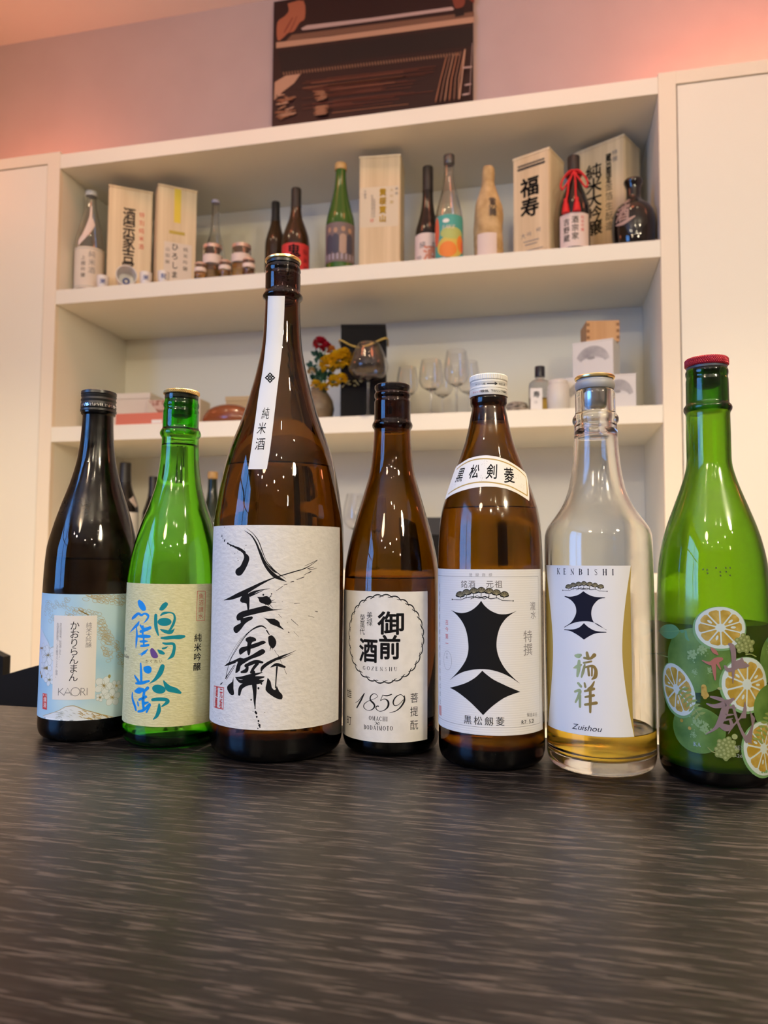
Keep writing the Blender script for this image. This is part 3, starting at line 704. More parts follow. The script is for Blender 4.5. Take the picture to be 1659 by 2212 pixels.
for st in [[(250, 1425, 36), (290, 1390, 50), (340, 1352, 38), (385, 1372, 34), (435, 1352, 26), (478, 1370, 36), (488, 1400, 30), (460, 1450, 24), (415, 1495, 5)], [(208, 1642, 3), (270, 1570, 34), (330, 1512, 44), (350, 1472, 20)], [(312, 1560, 20), (318, 1650, 36), (312, 1760, 40), (302, 1868, 8)],
           [(368, 1525, 26), (430, 1588, 50), (515, 1562, 44)], [(372, 1618, 38), (432, 1602, 40)], [(408, 1540, 30), (404, 1650, 34)], [(330, 1690, 30), (420, 1690, 50), (505, 1692, 38)], [(368, 1768, 26), (430, 1764, 36), (480, 1765, 12)], [(378, 1836, 28), (430, 1830, 36), (492, 1820, 30)], [(418, 1690, 28), (422, 1830, 28)],
           [(338, 1952, 6), (375, 1956, 14), (425, 1935, 42), (480, 1885, 12)], [(428, 1935, 30), (380, 1986, 7)]]: P.stroke(blue2, st)
P.poly(purple2, [(515, 1895), (530, 1868), (555, 1868), (590, 1905), (625, 1960), (632, 2000), (600, 2018), (560, 2012), (530, 1980), (518, 1930)], 3)
P.poly(teal2, [(775, 1190), (780, 1220), (740, 1275), (700, 1303), (655, 1298), (655, 1275), (690, 1215), (740, 1180)], 3)
P.disc(teal2, 728, 1475, 92, 55, 24)
for st in [[(600, 1372, 40), (598, 1450, 46), (605, 1560, 46), (638, 1675, 18)], [(675, 1375, 20), (720, 1345, 36), (800, 1335, 20), (862, 1355, 22), (882, 1420, 30), (862, 1500, 36), (820, 1580, 30), (795, 1602, 18)], [(672, 1588, 18), (720, 1610, 40), (790, 1630, 50), (835, 1620, 44), (880, 1576, 4)],
           [(682, 1715, 26), (760, 1715, 46), (850, 1705, 46), (950, 1700, 58), (1020, 1692, 36)], [(705, 1790, 20), (760, 1802, 34), (850, 1800, 36), (876, 1840, 36), (865, 1920, 42), (840, 1985, 46), (772, 2038, 4)], [(632, 1895, 18), (670, 1925, 52), (715, 1945, 36)], [(702, 1872, 26), (740, 1866, 24), (784, 1840, 4)]]: P.stroke(teal2, st)
P.text(ink, 'かくれい', (468, 2062), (672, 2062), 44)
for a, c_ in [((1218, 1016), (1336, 1016)), ((1336, 1016), (1328, 1452)), ((1328, 1452), (1204, 1456)), ((1204, 1456), (1218, 1016))]: P.stroke(redink, [(*a, 6), (*c_, 6)], 1)
P.text(mat('orange_red_ink', (.52, .10, .05), .6), '魚沼讃水', (1276, 1090), (1268, 1390), 74)
P.text(ink, '純米吟醸', (1228, 1712), (1212, 2142), 108, bold=.012)
P.frame(250, 1130, 6.9125); P.line(ink_brown, 'KAKUREI', (20, 1862), 165, 46); P.line(ink_brown, 'Junmai-Ginjo', (-60, 1962), 292, 50)
P.frame(60, 1400, 3.95)
P.poly(blue2, [(990, 160), (1030, 150), (1055, 165), (1055, 200), (1030, 218), (1000, 205), (988, 180)], 3)
for st in [[(965, 130, 14), (968, 200, 22), (970, 290, 22)], [(915, 235, 14), (940, 275, 24), (955, 290, 14)], [(924, 300, 14), (970, 298, 24), (1035, 280, 16)], [(918, 368, 18), (950, 362, 48), (985, 352, 22)], [(1025, 340, 26), (990, 372, 20)], [(995, 370, 22), (985, 450, 26), (990, 520, 20)], [(952, 440, 18), (1010, 415, 22)], [(940, 460, 12), (945, 490, 16)], [(1000, 470, 24), (1028, 462, 12)],
           [(895, 380, 12), (895, 430, 22), (915, 490, 24), (925, 528, 18)], [(945, 540, 18), (990, 528, 22), (1040, 480, 22)], [(1015, 545, 16), (1045, 485, 16)]]: P.stroke(blue2, st)
P.disc(teal2, 1118, 350, 52, 33, 20, -.2)
for st in [[(1150, 155, 34), (1130, 210, 38), (1090, 265, 24), (1040, 302, 3)], [(1160, 280, 10), (1200, 340, 44), (1260, 360, 38), (1300, 380, 20)], [(1065, 440, 22), (1120, 435, 26), (1180, 440, 26), (1192, 460, 28), (1145, 497, 10)], [(1122, 480, 14), (1120, 530, 30), (1100, 580, 24), (1072, 606, 8)]]: P.stroke(teal2, st)
P.build('front_label', b2)

# B3 ------------------------------------------------ the big amber bottle
b3, S3 = bottle('large_sake_bottle', 'tallest amber sake bottle, white label with splashed black brush writing', (-.2161, .5664),
    [(393, 13.6), (391.6, 13.7), (390.6, 14.5), (388.5, 14.6), (386.8, 14.0), (385.4, 14.5), (376, 14.5), (371, 14.5), (369, 15.6), (367, 16.6), (365, 15.8), (364, 14.4), (349.4, 14.8), (327.6, 16.2), (305.9, 20), (284.3, 25.5), (262.6, 32.2), (241.1, 40.0), (219.8, 45.6), (198.5, 49.4), (177.2, 52.0), (150, 52.4), (42, 52.4), (20, 52.4)], .0524, g_amber2, 0, ztop=.3928, level=.225, liq=l_clear, wall=.003, neckz=.355, zin=.015)
latheo('cap', [(0, .3990), (.0118, .3990), (.0128, .3984), (.0142, .3986), (.0149, .3978), (.0149, .3966), (.0142, .3958), (0, .3958)], capgold, b3, 64)
latheo('cap_liner', [(0, .3958), (.0138, .3958), (.0138, .3935), (0, .3935)], black, b3, 48)
lab3 = mat('label_textured_white', (0.72, 0.70, 0.66), 0.85); noise_color(lab3, (0.70, 0.68, 0.64), (0.75, 0.73, 0.69), scale=(1, 1, 1.6), nscale=220, bump=.3)
P = Print(S3); P.sheetuv(lab3, -.092, S3.uv(733, 1300)[0], S3.uv(600, 1577.3)[1], S3.uv(600, 1134.5)[1])
P.frame(430, 1100, 3.815)
for x, y, r_ in [(190, 222, 7), (197, 238, 5), (212, 256, 8), (210, 265, 6), (238, 281, 9), (262, 298, 9), (285, 305, 9), (303, 315, 9), (322, 324, 11), (335, 332, 12), (318, 352, 3), (296, 365, 3), (320, 405, 3), (323, 423, 4), (388, 298, 4), (210, 148, 4), (263, 272, 3), (222, 247, 3), (375, 328, 3), (190, 213, 4)]: P.disc(ink, x, y, r_, r_*.9, 9)
P.stroke(ink, [(240, 283, 8), (285, 306, 12), (335, 328, 20), (375, 358, 24)]); 
P.poly(ink, [(330, 325), (375, 355), (410, 385), (414, 420), (395, 470), (370, 515), (345, 545), (315, 546), (300, 520), (310, 492), (340, 470), (360, 430), (372, 395), (360, 360)], 2)
P.stroke(ink, [(376, 177, 2), (430, 215, 9), (470, 275, 13), (500, 350, 16), (535, 440, 18), (575, 500, 24), (625, 550, 28), (680, 578, 16), (720, 597, 2)])
P.stroke(ink, [(393, 158, 2), (445, 200, 4), (490, 262, 7), (520, 340, 6), (550, 415, 4), (590, 470, 7), (640, 520, 7), (715, 572, 2)]); P.stroke(ink, [(505, 330, 2), (545, 430, 8), (610, 505, 10), (640, 525, 2)])
P.stroke(ink, [(205, 750, 2), (260, 735, 22), (320, 710, 34), (380, 683, 36), (450, 645, 26), (520, 608, 18), (600, 572, 9), (700, 540, 8), (800, 510, 8), (880, 485, 5), (970, 425, 3)])
for st in [[(870, 468, 3), (975, 419, 4)], [(850, 495, 5), (915, 466, 4)], [(895, 490, 6), (945, 476, 3)], [(905, 500, 5), (968, 487, 2)], [(636, 672, 3), (690, 635, 4)], [(700, 625, 4), (725, 617, 5)], [(755, 600, 4), (780, 595, 5)], [(803, 580, 3), (830, 572, 5)], [(835, 570, 5), (865, 558, 6)], [(862, 545, 3), (885, 530, 4)], [(890, 528, 4), (922, 514, 7)],
           [(395, 712, 14), (440, 690, 22), (500, 668, 9), (585, 654, 2)], [(420, 715, 14), (470, 695, 8), (530, 668, 3)]]: P.stroke(ink, st)
P.poly(ink, [(340, 742), (355, 715), (390, 690), (415, 705), (416, 780), (414, 822), (400, 836), (392, 778), (355, 770), (340, 757)], 2)
P.poly(ink, [(478, 722), (525, 722), (560, 715), (590, 740), (597, 770), (568, 790), (530, 778), (500, 765), (492, 740)], 2)
for a, c_ in [((575, 735), (603, 698)), ((580, 765), (636, 768)), ((575, 775), (612, 818)), ((560, 735), (598, 718)), ((585, 760), (625, 745)), ((545, 772), (548, 792)), ((560, 780), (585, 808))]: P.stroke(ink, [(*a, 6), (*c_, 1.5)], 1)
P.disc(ink, 530, 705, 7); P.disc(ink, 598, 697, 5)
P.poly(ink, [(308, 890), (318, 865), (355, 842), (420, 825), (500, 805), (545, 795), (575, 805), (612, 825), (700, 823), (600, 836), (520, 851), (430, 872), (370, 890), (338, 915), (315, 915)], 2)
P.poly(ink, [(335, 900), (380, 893), (437, 883), (440, 905), (405, 925), (375, 950), (350, 985), (315, 1020), (290, 1010), (285, 975), (320, 950), (345, 935)], 2)
P.poly(ink, [(530, 892), (570, 903), (622, 903), (662, 930), (668, 957), (703, 996), (640, 965), (590, 945), (560, 915)], 2)
for a, c_, w in [((655, 865), (680, 893), 3), ((760, 908), (817, 959), 4), ((780, 1008), (823, 1053), 2), ((735, 1012), (743, 1018), 6), ((725, 930), (732, 937), 3), ((785, 776), (830, 773), 4), ((900, 878), (947, 891), 3), ((958, 842), (977, 845), 5), ((685, 762), (690, 762), 3)]: P.stroke(ink, [(*a, w), (*c_, w*.7)], 1)
for st in [[(222, 1388, 7), (252, 1262, 4), (318, 1142, 5), (378, 1052, 6), (428, 1000, 8), (480, 970, 13), (520, 963, 11), (552, 982, 7)], [(240, 1280, 3), (290, 1175, 3), (352, 1072, 3), (410, 1012, 4), (468, 976, 5)], [(228, 1262, 2), (300, 1130, 2), (350, 1060, 2)], [(220, 1395, 9), (250, 1345, 6), (292, 1282, 5)], [(228, 1402, 5), (270, 1335, 4), (300, 1285, 4)], [(558, 1000, 10), (578, 1032, 7)],
           [(590, 1140, 6), (584, 1170, 1)], [(605, 1140, 5), (603, 1160, 1)], [(622, 1160, 3), (640, 1195, 2)], [(648, 1195, 4), (660, 1222, 4)], [(665, 1232, 3), (690, 1290, 2)], [(700, 1310, 2), (720, 1358, 3)],
           [(212, 1292, 4), (250, 1273, 20), (300, 1262, 10)], [(385, 1290, 24), (440, 1265, 28), (480, 1255, 24), (522, 1262, 16)], [(482, 1270, 24), (450, 1310, 22), (430, 1345, 20)], [(400, 1300, 20), (388, 1330, 30), (350, 1342, 16)], [(308, 1395, 8), (345, 1420, 26), (400, 1408, 32), (460, 1395, 34), (535, 1382, 10)], [(300, 1385, 4), (350, 1390, 22), (430, 1370, 24), (520, 1345, 6)],
           [(332, 1525, 22), (345, 1470, 32), (390, 1440, 30), (440, 1428, 34), (500, 1420, 30), (535, 1410, 6)], [(450, 1340, 24), (450, 1400, 32), (456, 1450, 36), (460, 1520, 26), (459, 1580, 17), (463, 1642, 5)],
           [(512, 1340, 6), (522, 1308, 24), (560, 1275, 24), (620, 1242, 20), (690, 1210, 14), (740, 1190, 6), (797, 1164, 2)], [(640, 1240, 8), (700, 1222, 6), (770, 1190, 2)], [(590, 1302, 5), (640, 1280, 24), (705, 1300, 16)], [(642, 1300, 14), (636, 1380, 9), (630, 1470, 9)]]: P.stroke(ink, st)
P.poly(ink, [(570, 1050), (600, 1038), (630, 1070), (637, 1105), (620, 1140), (600, 1145), (578, 1120), (570, 1085)], 2)
P.poly(ink, [(330, 1160), (345, 1140), (385, 1130), (430, 1115), (490, 1095), (530, 1083), (552, 1100), (510, 1120), (470, 1138), (430, 1150), (380, 1172), (342, 1200), (330, 1180)], 2)
P.poly(ink, [(385, 1065), (420, 1048), (465, 1062), (470, 1085), (440, 1095), (428, 1130), (424, 1180), (412, 1206), (400, 1190), (395, 1140), (400, 1100), (385, 1085)], 2)
P.poly(ink, [(240, 1265), (290, 1245), (340, 1222), (370, 1230), (440, 1198), (500, 1160), (530, 1153), (547, 1178), (500, 1210), (430, 1235), (380, 1265), (345, 1290), (335, 1330), (300, 1350), (310, 1290), (320, 1255), (280, 1268)], 2)
P.poly(ink, [(285, 1378), (275, 1420), (250, 1440), (232, 1465), (240, 1500), (265, 1530), (290, 1525), (285, 1480), (285, 1430)], 2)
P.poly(ink, [(565, 1388), (555, 1440), (548, 1490), (590, 1530), (640, 1560), (682, 1566), (687, 1530), (660, 1500), (640, 1455), (628, 1490), (600, 1470), (590, 1420)], 2)
for x, y, r_ in [(466, 1672, 8), (472, 1680, 8), (476, 1710, 7), (490, 1745, 7), (488, 1765, 4), (498, 1780, 9), (502, 1795, 5), (485, 1806, 4), (430, 1570, 6), (490, 1475, 8), (514, 1438, 7), (445, 1665, 3), (542, 1674, 3), (170, 1722, 3), (462, 1640, 5)]: P.disc(ink, x, y, r_, r_*1.15, 9)
P.stroke(ink, [(180, 1442, 12), (200, 1424, 2)])
for a, c_ in [((127, 1456), (206, 1472)), ((206, 1472), (200, 1648)), ((200, 1648), (126, 1628)), ((126, 1628), (127, 1456))]: P.stroke(redink, [(*a, 7), (*c_, 7)], 1)
P.text(redink, '元坂', (183, 1515), (181, 1602), 74, wd=.5, bold=.02); P.text(redink, '謹醸', (147, 1502), (143, 1592), 78, wd=.45, bold=.025)
P.build('front_label', b3)
P = Print(S3); strip = mat('strip_paper', (0.70, 0.70, 0.69), 0.7)
P.frame(440, 520, 3.567); n = 22; Lp = [(495, 425), (490, 620), (478, 800), (455, 1000), (425, 1180), (398, 1380), (368, 1600), (343, 1760)]; Rp = [(625, 425), (618, 620), (606, 800), (585, 1000), (563, 1180), (540, 1380), (513, 1600), (487, 1760)]
Ls, Rs = smoothline(Lp, 4), smoothline(Rp, 4); V = []
for a, c_ in zip(Ls, Rs):
    for t in range(9): V.append(P.q(a[0]+(c_[0]-a[0])*t/8, a[1]+(c_[1]-a[1])*t/8))
P.raw(strip, V, [(i*9+j, i*9+j+1, (i+1)*9+j+1, (i+1)*9+j) for i in range(len(Ls)-1) for j in range(8)])
for dx, dy in [(0, -22), (0, 22), (-21, 0), (21, 0)]:
    x, y = 512+dx, 1056+dy; P.poly(ink, [(x, y-20), (x+20, y), (x, y+20), (x-20, y)]); P.poly(strip, [(x, y-7), (x+7, y), (x, y+7), (x-7, y)])
for ch, x, y in [('純', 478, 1330), ('米', 448, 1445), ('酒', 436, 1565)]: P.text(ink, ch, (x, y), (x, y), 92)
P.build('neck_strip_label', b3)

# B4 ------------------------------------------------ amber bottle, round rope emblem
b4, S4 = bottle('sake_bottle', 'slim dark amber sake bottle with white label marked 1859 under a rope ring', (-.1285, .5945),
    [(292, 14.2), (289.4, 14.3), (288, 15.0), (286.4, 15.2), (284.8, 14.8), (283.7, 14.1), (282.2, 14.6), (281, 15.1), (268.3, 15.1), (265, 15.3), (263.3, 16.4), (261.3, 16.9), (259.4, 16.2), (257.8, 15.2), (238.8, 16.4), (223.4, 18.3), (208.2, 22.3), (193, 26.8), (177.7, 31.1), (162.4, 34.9), (147.3, 37.7), (138.8, 38.5), (112.3, 39), (47, 39), (20, 39)], .0390, g_amber, 0, ztop=.2888, level=.1365, liq=l_clear, zin=.013)
latheo('cap', [(0, .2960), (.0115, .2960), (.0138, .2954), (.0148, .2946), (.0150, .2925), (.0143, .2906), (.0135, .2892), (0, .2892)], mat('glossy_black_cap', (0.010, 0.008, 0.008), 0.12), b4, 64)
lab4 = mat('label_washi_white', (0.72, 0.695, 0.65), 0.85); noise_color(lab4, (0.68, 0.655, 0.61), (0.74, 0.715, 0.67), nscale=120, bump=.15)
P = Print(S4); P.sheetuv(lab4, -.062, S4.uv(923, 1440)[0], S4.uv(845, 1604.5)[1], S4.uv(845, 1278)[1])
P.frame(720, 1180, 4.608); k4 = P.kk()
cu, cv = P.q(495, 920); rad = 400*k4; nn = 28
for i in range(nn):
    a0 = 2*math.pi*i/nn; pts = []
    for j in range(9):
        t = j/8; a = a0+2*math.pi/nn*(t*1.5); r_ = rad-14*k4+22*k4*math.sin(math.pi*min(1, t*1.15)); pts.append((cu+r_*math.cos(a), cv+r_*math.sin(a), (5+7*math.sin(math.pi*t))*k4))
    P.strokeuv(ink, pts, 1)
for ch, x, y, hh, wd in [('御', 577, 765, 205, 1.16), ('前', 560, 1005, 215, .9), ('酒', 345, 1035, 215, .86)]: P.text(ink, ch, (x, y), (x, y), hh, wd, bold=.026)
P.text(ink, '美禄', (361, 688), (361, 758), 66, .9); P.text(ink, '榮萬代', (291, 710), (289, 845), 66, .85)
P.serif(ink, 'GOZENSHU', (308, 1210), (620, 1222), 34)
P.text(ink, '雄町', (160, 1465), (156, 1730), 84); P.text(ink, '菩提酛', (806, 1508), (804, 1778), 88, .92)
for st in [[(222, 1556, 3), (252, 1538, 6), (302, 1472, 5)], [(310, 1464, 9), (278, 1530, 17), (236, 1606, 13)],
           [(440, 1484, 4), (408, 1466, 6), (374, 1490, 11), (370, 1530, 15), (402, 1565, 17), (411, 1595, 15), (385, 1626, 8), (340, 1632, 4), (306, 1605, 9), (310, 1570, 8), (350, 1540, 5), (410, 1518, 4), (438, 1498, 5), (440, 1484, 4)],
           [(580, 1474, 9), (532, 1488, 11), (492, 1480, 6)], [(492, 1480, 5), (470, 1536, 6)], [(470, 1536, 4), (512, 1520, 8), (546, 1546, 17), (545, 1592, 17), (510, 1630, 8), (460, 1642, 5), (426, 1616, 9), (432, 1592, 9), (450, 1592, 11)],
           [(702, 1500, 7), (670, 1476, 6), (622, 1500, 11), (596, 1550, 13), (612, 1586, 8), (652, 1574, 5), (697, 1528, 6)], [(706, 1490, 10), (706, 1540, 17), (670, 1600, 13), (620, 1640, 8), (560, 1656, 4)]]: P.stroke(ink, st)
P.sx = .68; P.serif(ink, 'OMACHI', (368, 1708), (534, 1720), 38); P.serif(ink, 'BODAIMOTO', (316, 1798), (578, 1812), 38)
P.stroke(ink, [(414, 1752, 3), (424, 1746, 4), (432, 1762, 6), (444, 1776, 3)]); P.stroke(ink, [(458, 1748, 3), (436, 1764, 4), (416, 1776, 3)]); P.ring(ink, 452, 1764, 10, 9, 3, 12)
P.build('front_label', b4)

# B5 ------------------------------------------------ misted amber bottle, sword-and-diamond crest
b5, S5 = bottle('sake_bottle', 'misted amber sake bottle with white ring-cap and large black crest on its label', (-.0458, .5775),
    [(290, 13.2), (278.5, 13.4), (277, 14.3), (271.8, 14.3), (270.6, 12.9), (263.6, 14.2), (256.4, 15.5), (249.1, 17.2), (241.8, 19.1), (234.5, 21.6), (227.2, 24.3), (220, 27), (212.8, 29.5), (205.5, 32), (198.3, 34.4), (191.3, 36.5), (184, 38), (176.8, 38.9), (162.4, 39.7), (140.9, 40.1), (97.1, 40.3), (41.4, 40.3), (20, 40.3)], .0403, g_amber3, -.006, ztop=.2885, level=.1905, liq=l_clear, zin=.012)
knurl('cap_knurl', .0147, .2896, .2945, capwhite, b5, 60, 0, .0002)
capo = latheo('screw_cap', [(0, .2896), (.0140, .2896), (.0141, .2890), (.0147, .2886), (.0147, .2880), (.0144, .2876), (.0144, .2848), (.0148, .2844), (.0148, .2834), (.0144, .2830), (.0149, .2826), (.0150, .2782), (.0147, .2778), (.0138, .2778), (0, .2885)], capwhite, b5, 64)
P = Print(Cyl(b5.matrix_world.copy(), lambda z: .0146 if z > .283 else .0151, .0149), .0001); P.S.step = .0009
P.frame(930, 800, 5.027); u, v = 0, .2804
for i, ch in enumerate('開封後、下のリングを取り'): P.char(ink, ch, -.0052+i*.00195, .2804, .0021)
for i, ch in enumerate('キャップ'): P.char(redink, ch, -.0130+i*.0019, .2804, .0018)
P.strokeuv(ink, [(-.001, .2862, .0005), (.0065, .2862, .0005)], 1); P.strokeuv(ink, [(.0050, .2872, .0005), (.0069, .2862, .0008), (.0050, .2853, .0005)], 1)
for i in range(5): P.char(ink, 'キリトリ線'[i], -.0105+i*.0018, .2862, .0017)
for i in range(4): P.char(ink, '手回し部'[i], .0090+i*.0018, .2862, .0017)
P.build('cap_lettering', capo)
lab5 = mat('label_ribbed_white', (0.74, 0.73, 0.715), 0.8)
nt, b_ = nodes(lab5); tc = nt.nodes.new('ShaderNodeTexCoord'); wv = nt.nodes.new('ShaderNodeTexWave'); wv.bands_direction = 'Z'; wv.inputs['Scale'].default_value = 190; wv.inputs['Distortion'].default_value = .6
bp = nt.nodes.new('ShaderNodeBump'); bp.inputs['Strength'].default_value = .08; bp.inputs['Distance'].default_value = .0005
nt.links.new(tc.outputs['Object'], wv.inputs[0]); nt.links.new(wv.outputs[0], bp.inputs['Height']); nt.links.new(bp.outputs[0], b_.inputs['Normal'])
P = Print(S5); P.sheetuv(lab5, -.078, S5.uv(1170, 1400)[0], S5.uv(1062, 1589)[1], S5.uv(1062, 1230)[1])
P.frame(930, 1180, 4.423)
vt = P.q(581, 293)[1]; vb = P.q(581, 1733)[1]; ur = P.q(1035, 900)[0]; kk = P.kk()
for a, c_ in [((-.075, vt), (ur, vt)), ((ur, vt), (ur, vb)), ((ur, vb), (-.075, vb))]: P.strokeuv(ink_soft, [(*a, 3*kk), ((a[0]+c_[0])/2, (a[1]+c_[1])/2, 3*kk), (*c_, 3*kk)], 1)
P.text(ink_soft, '登録商標', (385, 273), (572, 273), 30); P.text(ink_brown, '銘酒', (322, 362), (394, 362), 64); P.text(ink_brown, '元祖', (566, 362), (650, 362), 64)
PINE = mat('pine_gold', (0.46, 0.40, 0.22), 0.5)
def pine(cx, cy, s_):                               # seven fan-shaped pine tufts over a branch
    for ps in range(3):
        for dx, dy in [(-200, 32), (-140, 12), (-70, -2), (0, -8), (75, 0), (145, 14), (220, 32)]:
            x, y = cx+dx*s_, cy+dy*s_
            if ps == 0: P.poly(ink, [(x+44*s_*math.cos(a), y-46*s_*math.sin(a)*(1 if math.sin(a) > 0 else .3)) for a in [2*math.pi*i/20 for i in range(20)]])
            elif ps == 2: P.stroke(ink, [(x, y+8*s_, 5*s_), (x+rr.uniform(-8, 8)*s_, cy+55*s_, 6*s_)], 1)
            else:
                for q in range(9):
                    a = R(20+q*17.5); P.stroke(PINE, [(x, y+8*s_, 1.2*s_), (x+40*s_*math.cos(a), y+2-40*s_*math.sin(a), 3.2*s_)], 1)
    P.stroke(ink, [(cx-278*s_, cy+66*s_, 4*s_), (cx-190*s_, cy+70*s_, 5*s_), (cx-150*s_, cy+50*s_, 6*s_), (cx-80*s_, cy+40*s_, 7*s_), (cx-20*s_, cy+52*s_, 10*s_), (cx+40*s_, cy+38*s_, 9*s_), (cx+90*s_, cy+60*s_, 7*s_), (cx+150*s_, cy+50*s_, 6*s_), (cx+200*s_, cy+76*s_, 5*s_), (cx+305*s_, cy+80*s_, 3*s_)], 1)
    P.stroke(ink, [(cx-100*s_, cy+62*s_, 5*s_), (cx-40*s_, cy+30*s_, 5*s_), (cx+30*s_, cy+62*s_, 6*s_), (cx+80*s_, cy+34*s_, 4*s_)], 1)
    P.disc(ink, cx-276*s_, cy+66*s_, 7*s_); P.disc(ink, cx+304*s_, cy+80*s_, 6*s_)
pine(485, 442, 1.0)
P.poly(ink, smoothline([(484, 520), (460, 553), (420, 592), (370, 622), (310, 638), (250, 631), (197, 608)], 4)+smoothline([(198, 609), (255, 658), (310, 732), (345, 820), (362, 930), (360, 1010), (340, 1082), (300, 1150), (250, 1212), (190, 1275)], 4)+smoothline([(191, 1276), (240, 1237), (310, 1202), (400, 1180), (500, 1174), (590, 1184), (680, 1211), (760, 1250), (850, 1310)], 4)+smoothline([(851, 1309), (790, 1255), (720, 1180), (670, 1100), (640, 1020), (630, 940), (640, 850), (670, 760), (720, 690), (770, 650), (818, 620)], 4)+smoothline([(817, 619), (760, 641), (700, 650), (640, 644), (570, 612), (515, 565), (484, 520)], 4)[:-1])
P.poly(ink, smoothline([(495, 1188), (530, 1220), (600, 1272), (700, 1322), (780, 1358), (857, 1390)], 4)+smoothline([(856, 1391), (780, 1415), (700, 1450), (620, 1505), (560, 1555), (503, 1613)], 4)+smoothline([(502, 1612), (450, 1558), (390, 1498), (310, 1430), (240, 1380), (187, 1352)], 4)+smoothline([(188, 1351), (250, 1335), (340, 1305), (420, 1260), (470, 1215), (495, 1188)], 4)[:-1])
P.text(ink_soft, '瀧水', (975, 570), (980, 655), 72); P.text(ink_soft, '特撰', (930, 860), (931, 985), 104)
P.text(redink, '古今第一', (158, 726), (158, 928), 46); P.ring(ink_soft, 163, 1090, 62, 85, 2.5); P.text(ink_soft, '六段', (160, 1028), (158, 1062), 24)
P.text(ink_brown, '丹醸銘酒黒松劔菱剣菱酒造株式会社', (90, 380), (96, 1480), 46, .5); P.poly(mat('pale_red_ink', (.6, .28, .26), .7), [(84, 1515), (106, 1525), (108, 1620), (86, 1605)])
P.text(ink, '黒松劔菱', (356, 1655), (666, 1672), 74); P.text(ink_soft, '製造年月', (932, 1610), (1005, 1606), 34, .8)
P.line(ink, 'R7. 5.21', (868, 1682), 150, 36)
P.build('front_label', b5)
P = Print(S5, .0003); P.frame(930, 800, 5.027)
P.poly(white_paper, [(255, 1092), (270, 1072), (330, 1012), (420, 957), (520, 930), (610, 922), (710, 935), (820, 970), (920, 1030), (1000, 1090), (1035, 1130), (1060, 1260), (1068, 1420), (1020, 1385), (930, 1330), (820, 1285), (700, 1265), (590, 1262), (470, 1275), (350, 1305), (250, 1345), (165, 1405), (180, 1320), (205, 1230)])
P.stroke(goldprint, [(290, 1075, 14), (345, 1030, 14), (430, 985, 14), (520, 964, 14), (610, 960, 14), (720, 974, 14), (830, 1010, 14), (930, 1065, 14), (1030, 1158, 14)]); P.stroke(goldprint, [(1030, 1158, 16), (1042, 1250, 16), (1046, 1362, 16)]); P.stroke(goldprint, [(1046, 1362, 14), (960, 1310, 14), (850, 1256, 14), (720, 1226, 14), (600, 1214, 14), (480, 1220, 14), (360, 1250, 14), (260, 1298, 14), (195, 1345, 12)])
for ch, x, y, hh in [('黒', 326, 1135, 150), ('松', 478, 1098, 145), ('剣', 668, 1098, 155), ('菱', 853, 1140, 160)]: P.text(ink, ch, (x, y), (x, y), hh, bold=.014, shear=.18)
for cx, cy in [(585, 1010), (555, 1160), (970, 1160), (250, 1230), (1000, 1260)]:
    for i in range(14): P.disc(ink_soft, cx+rr.gauss(0, 22), cy+rr.gauss(0, 22), 2.6, n=6)
P.build('shoulder_label', b5)

# B6 ------------------------------------------------ clear bottle, waisted label
b6, S6 = bottle('sake_bottle', 'clear glass sake bottle, nearly empty, with waisted white and gold label', (.0349, .5792),
    [(287, 13.6), (280.6, 13.6), (279.5, 13.9), (278.3, 14.6), (276.2, 14.8), (263.7, 14.8), (261.6, 15.6), (259.8, 16.8), (258, 17.1), (256.2, 16.9), (254.5, 15.8), (237, 16.5), (222.2, 17.8), (207.5, 20.2), (200.2, 22.3), (192.9, 25.5), (185.5, 30.2), (178.3, 35.4), (174.6, 37.6), (170.9, 38.8), (163.8, 39.2), (141.1, 39.5), (121.2, 39.6), (72.6, 39.6), (25, 39.4)], .0394, g_clear, -.0065, ztop=.2800, level=.0295, liq=l_gold, zin=.0095)
latheo('cap', [(0, .2915), (.0125, .2915), (.0145, .2912), (.0150, .2905), (.0149, .2893), (.0142, .2886), (0, .2886)], capgold, b6, 64)
latheo('stopper_collar', [(0, .2886), (.0134, .2886), (.0136, .2872), (.0143, .2868), (.0149, .2852), (.0148, .2832), (.0142, .2815), (.0137, .2808), (0, .2808)], capgrey, b6, 64)
latheo('stopper_plug', [(0, .2804), (.0090, .2804), (.0092, .275), (.0086, .268), (.006, .2645), (0, .2640)], silver, b6, 48)
gold6 = mat('label_gold_border', (0.46, 0.34, 0.08), 0.45, metal=.3); white6 = mat('label_satin_white', (0.72, 0.725, 0.735), 0.55)
navy = mat('navy_ink', (0.008, 0.009, 0.022), 0.8, spec=0.15)
P = Print(S6); P.frame(1160, 1180, 4.256); u0 = P.q(84, 300)[0]; u1 = P.q(868, 300)[0]; vt = P.q(480, 178)[1]; vb = P.q(480, 1743)[1]
def bulge(t, a, b_): return a+(b_-a)*(2*abs(t-.5))**1.7
n = 30
P.polyuv(gold6, [(u0, vt), (u1, vt)]+[(u1-(.0012 if .1 < t < .9 else 0), vt+(vb-vt)*t) for t in [i/8 for i in range(9)]]+[(u0+(u1-u0)*(1-t), vb) for t in (.25, .5, .75)]+[(u0, vb-(vb-vt)*t) for t in [i/8 for i in range(8)]])
wl = P.q(148, 820)[0]; wr = P.q(779, 780)[0]; kk = P.kk()
rgt_ = [(bulge(i/n, wr, u1-.0003), vt+(vb-vt)*i/n) for i in range(n+1)]; lft_ = [(bulge(i/n, wl, u0+.0003), vt+(vb-vt)*i/n) for i in range(n+1)]
P.raw(white6, [q for a in zip(lft_, rgt_) for q in a], [(2*i, 2*i+1, 2*i+3, 2*i+2) for i in range(n)])
